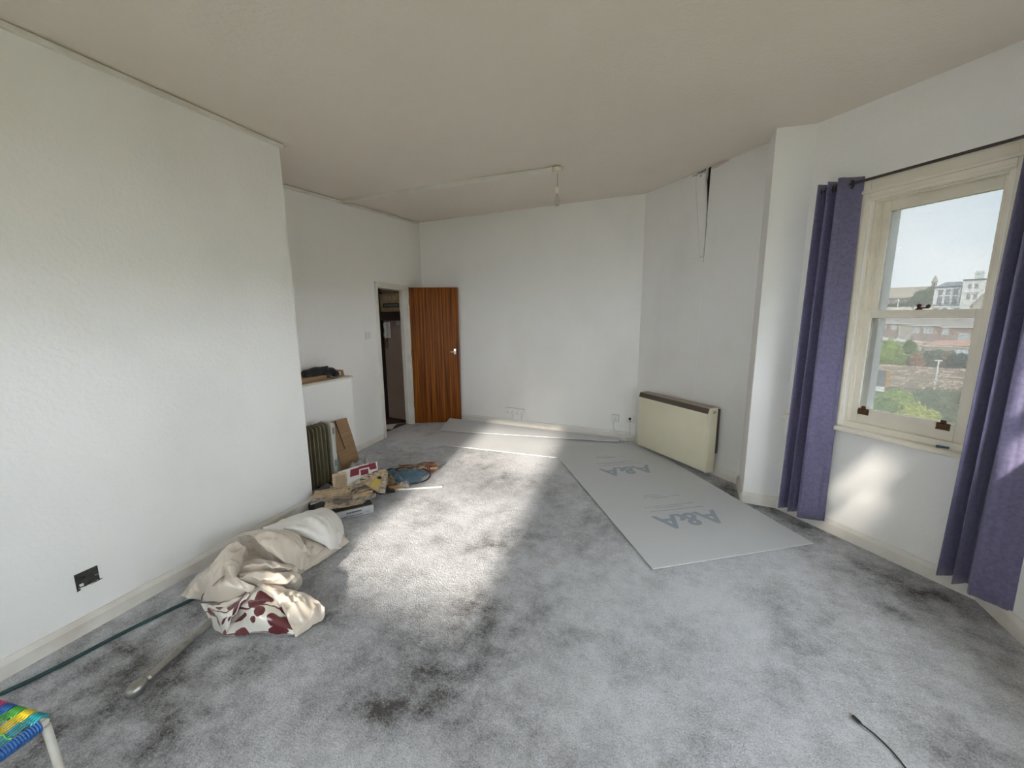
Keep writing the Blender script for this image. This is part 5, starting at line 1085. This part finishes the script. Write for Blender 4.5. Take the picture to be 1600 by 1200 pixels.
o = ext('small_outbuilding', -1.7, 104, -5.3); tag(o, 'small outbuilding with orange roof left of the garage', 'shed'); G().box((0, 0, -.5), (1.6, 2, 1.2)).build('wall', BUFF, o); g = G(); g.add([(-.1,-.2,1.15),(1.7,-.2,1.15),(1.7,1,1.75),(-.1,1,1.75),(-.1,2.2,1.15),(1.7,2.2,1.15)], [(0,1,2,3),(3,2,5,4),(0,3,4),(1,5,2),(0,4,5,1)]); g.build('roof', OT, o)
o = ext('conservatory', 3.4, 92, -5.9); tag(o, 'white-framed conservatory roof at the right of the gardens', 'conservatory')
G().box((0, 0, -.3), (3.0, 2.4, 1.0)).build('wall', RENDER, o)
g = G(); g.hexa([(-.1,-.1,1.0),(3.1,-.1,1.0),(3.1,2.5,1.75),(-.1,2.5,1.75),(-.1,-.1,1.06),(3.1,-.1,1.06),(3.1,2.5,1.81),(-.1,2.5,1.81)]); g.build('roof_panel', mat('roof_glazing', (0.420, 0.462, 0.504), rough=.3), o)
for k in range(6): 
    x = k*.6; g = G(); g.hexa([(x-.04,-.12,1.06),(x+.04,-.12,1.06),(x+.04,2.5,1.83),(x-.04,2.5,1.83),(x-.04,-.12,1.12),(x+.04,-.12,1.12),(x+.04,2.5,1.9),(x-.04,2.5,1.9)]); g.build('glazing_bar', UP, o)
# white houses on the hill
SLATE = mat('blue_slate', (0.280, 0.308, 0.378), rough=.7); BW = mat('bluish_white_render', (0.950, 0.950, 0.950), rough=.9); CW = mat('cream_white_render', (0.950, 0.950, 0.950), rough=.9); TRIM = mat('dark_blue_trim', (0.112, 0.126, 0.182), rough=.7)
o = ext('town_house', .7, 220, 0); tag(o, 'bluish white three-storey house with dark trimmed windows on the hill', 'house')
G().box((0, 0, 2), (6.75, 9, 11.3)).build('wall', BW, o)
G().box((-.2, -.45, 11.2), (6.9, .2, 11.6)).build('cornice', TRIM, o)
g = G(); g.add([(0,0,11.5),(6.75,0,11.5),(6.75,4,13.3),(2.6,4,13.3),(0,9,11.5),(6.75,9,11.5)], [(0,1,2,3),(1,5,2),(5,4,3,2),(4,0,3),(0,4,5,1)]); g.build('roof', SLATE, o)
for x in (1.1, 3.0, 4.9):
    house_window(o, x, x+1.05, 8.5, 10.4, fr=TRIM, pane=NET, w=.16, y=-.12); house_window(o, x-.02, x+1.1, 5.5, 7.95, fr=TRIM, pane=NET, w=.18, y=-.12); G().box((x-.15, -.3, 5.25), (x+1.25, 0, 5.45)).build('window_ledge', TRIM, o)
G().box((-.1, -.25, 4.7), (6.8, 0, 4.95)).build('string_course', TRIM, o); G().box((6.65, -.12, 2), (6.85, 0, 11.3)).build('downpipe', TRIM, o)
o = ext('town_house', 7.5, 216, 0); tag(o, 'cream white house with arched windows and chimney on the hill', 'house')
G().box((0, 0, 2), (9, 10, 13.2)).build('wall', CW, o); G().box((-.25, -.5, 13.15), (9.2, .3, 13.55)).build('cornice', TRIM, o)
g = G(); g.box((2.6, 3, 13), (4.7, 4.4, 15.6)); g.build('chimney', mat('chimney_render', (0.644, 0.700, 0.658), rough=.9), o); G().box((2.4, 2.85, 15.5), (4.9, 4.55, 15.8)).build('chimney_cap', bpy.data.materials['chimney_render'], o)
for k in range(4): G().lathe([(.2, 0), (.16, .7)], 8, (2.9+k*.5, 3.7, 15.8)).build('chimney_pot', bpy.data.materials['chimney_render'], o)
def arch_win(o, x0, x1, z0, z1, hood):
    c_ = (x0+x1)/2; r_ = (x1-x0)/2; top = [(c_+r_*cos(t_), z1-r_+r_*sin(t_)) for t_ in [i*pi/8 for i in range(9)]]
    p = [(x0, z0), (x1, z0)]+top
    g = G(); n_ = len(p); g.add([(a, -.10, b_) for a, b_ in p]+[(a, .02, b_) for a, b_ in p], [tuple(range(n_)), tuple(range(n_, 2*n_))]+[(i, (i+1) % n_, (i+1) % n_+n_, i+n_) for i in range(n_)]); q = g.build('window', mat('sash_grey', (0.280, 0.280, 0.308), rough=.4) if 'sash_grey' not in bpy.data.materials else bpy.data.materials['sash_grey'], o)
    G().box((c_-.04, -.13, z0), (c_+.04, -.09, z1)).build('glazing_bar', UP, q)
    if hood: G().tube([(c_+(r_+.25)*cos(t_)*1.25, -.2, z1-.05+(.45)*sin(t_)) for t_ in [i*pi/8 for i in range(9)]], .10, 6).build('hood_moulding', mat('stone_grey', (0.560, 0.532, 0.504), rough=.9) if 'stone_grey' not in bpy.data.materials else bpy.data.materials['stone_grey'], o)
for x in (1.3, 2.85):
    arch_win(o, x, x+.72, 10.3, 12.0, False); arch_win(o, x-.02, x+.82, 6.6, 8.6, True)
o = ext('gabled_house', 8.55, 176, 0); tag(o, 'small pale gabled house in front of the cream white house', 'house')
g = G(); g.add([(0,0,.2),(3.9,0,.2),(3.9,0,3.9),(1.95,0,7.0),(0,0,3.9),(0,6,.2),(3.9,6,.2),(3.9,6,3.9),(1.95,6,7.0),(0,6,3.9)], [(0,1,2,3,4),(9,8,7,6,5),(0,5,6,1),(1,6,7,2),(2,7,8,3),(3,8,9,4),(4,9,5,0)]); g.build('wall', BUFF, o)
g = G(); g.hexa([(-.3,-.3,3.55),(1.95,-.3,7.05),(1.95,6,7.05),(-.3,6,3.55),(-.3,-.3,3.8),(1.95,-.3,7.3),(1.95,6,7.3),(-.3,6,3.8)]); g.build('roof', TILE, o)
g = G(); g.hexa([(4.2,-.3,3.55),(1.95,-.3,7.05),(1.95,6,7.05),(4.2,6,3.55),(4.2,-.3,3.8),(1.95,-.3,7.3),(1.95,6,7.3),(4.2,6,3.8)]); g.build('roof', TILE, o); house_window(o, 1.2, 2.5, 2.2, 3.5, pane=NET)
o = ext('low_white_building', -3.6, 198, 0); tag(o, 'long low white building below the bluish white house', 'building')
G().box((0, 0, .5), (12.8, 5, 3.95)).build('wall', RENDER, o); G().box((-.1, -.15, 3.9), (12.9, 5.1, 4.1)).build('flat_roof', RENDER, o)
for x in (4.6, 6.6, 9.3): house_window(o, x, x+1.2, 2.6, 3.5, fr=TRIM, pane=PANE, bar=False)
o = ext('low_beige_building', -14, 194, 0); tag(o, 'low beige roofed building below the long tiled hall', 'building')
G().box((0, 0, .5), (10.2, 5, 2.9)).build('wall', BUFF, o); g = G(); g.add([(-.2,-.3,2.85),(10.4,-.3,2.85),(9.4,2.5,4.1),(.8,2.5,4.1),(-.2,5.3,2.85),(10.4,5.3,2.85)], [(0,1,2,3),(1,5,2),(5,4,3,2),(4,0,3),(0,4,5,1)]); g.build('roof', mat('beige_roof', (0.700, 0.602, 0.504), rough=.9), o)
o = ext('street_lamp', -7.4, 187, 1.2); tag(o, 'pale street lamp in front of the long tiled hall', 'street lamp')
G().tube([(0, 0, 0), (0, 0, 5.4)], .12, 8).build('column', UP, o); G().tube([(0, 0, 5.3), (-.5, 0, 5.5), (-.9, 0, 5.45)], .09, 6).build('arm', UP, o)
HT_ = mat('tan_tiles', (0.588, 0.490, 0.392), rough=.9, col2=(0.504, 0.434, 0.364), scale=.6)
o = ext('tiled_hall', -24, 286, 0); tag(o, 'long hall with tan tiled roof and purplish wall on the skyline', 'building')
G().box((0, 0, 3), (26, 12, 10)).build('wall', mat('purple_brown_brick', (0.308, 0.238, 0.252), rough=.9), o)
g = G(); g.add([(-.3,-.6,9.8),(26.3,-.6,9.8),(26.3,6,15.3),(-.3,6,15.3),(-.3,12.6,9.8),(26.3,12.6,9.8)], [(0,1,2,3),(3,2,5,4),(0,3,4),(1,5,2),(0,4,5,1)]); g.build('roof', HT_, o)
for x in (7.3, 11.2, 18.2): house_window(o, x, x+1.9, 6.6, 8.7, w=.25, mull=2, bar=False)
o = ext('bell_turret', .45, 282, 14.2); tag(o, 'small pointed bell turret on the skyline beside the hall roof', 'turret')
TS = mat('turret_stone', (0.588, 0.518, 0.476), rough=.9)
for k in range(6):
    t_ = k*pi/3; G().tube([(.78*cos(t_), .78*sin(t_), -1), (.72*cos(t_), .72*sin(t_), 2.4)], .2, 6).build('column', TS, o)
G().lathe([(.98, -9.6), (.98, .2)], 6).build('base', TS, o); G().lathe([(1.15, 2.3), (1.1, 2.8), (.6, 4.4), (.05, 5.6)], 8).build('spire', TS, o); G().lathe([(.4, .2), (.4, 2.4)], 8).build('core', DARK, o)
gr = 'trees on the hill'
foliage('hill_tree', -2.6, 250, 8.6, [(0,0,0,3.0,3.0), (2.2,-.5,1.3,2.2,2.7), (-2.2,0,-1.4,2.2,2.0), (1.5,-1,-2,2.2,2.0)], DG, 'broad tree in front of the long hall beside the bluish house', 'tree', gr, 1800, .45, 41, (-6, -1, .35))
foliage('hill_tree', -9.2, 244, 5.2, [(0,0,0,2.6,1.5), (-2.6,0,-.5,2.0,1.2), (2.6,0,-.4,2.2,1.2)], DG, 'low spread of trees under the long hall windows', 'tree', gr, 1500, .4, 42)
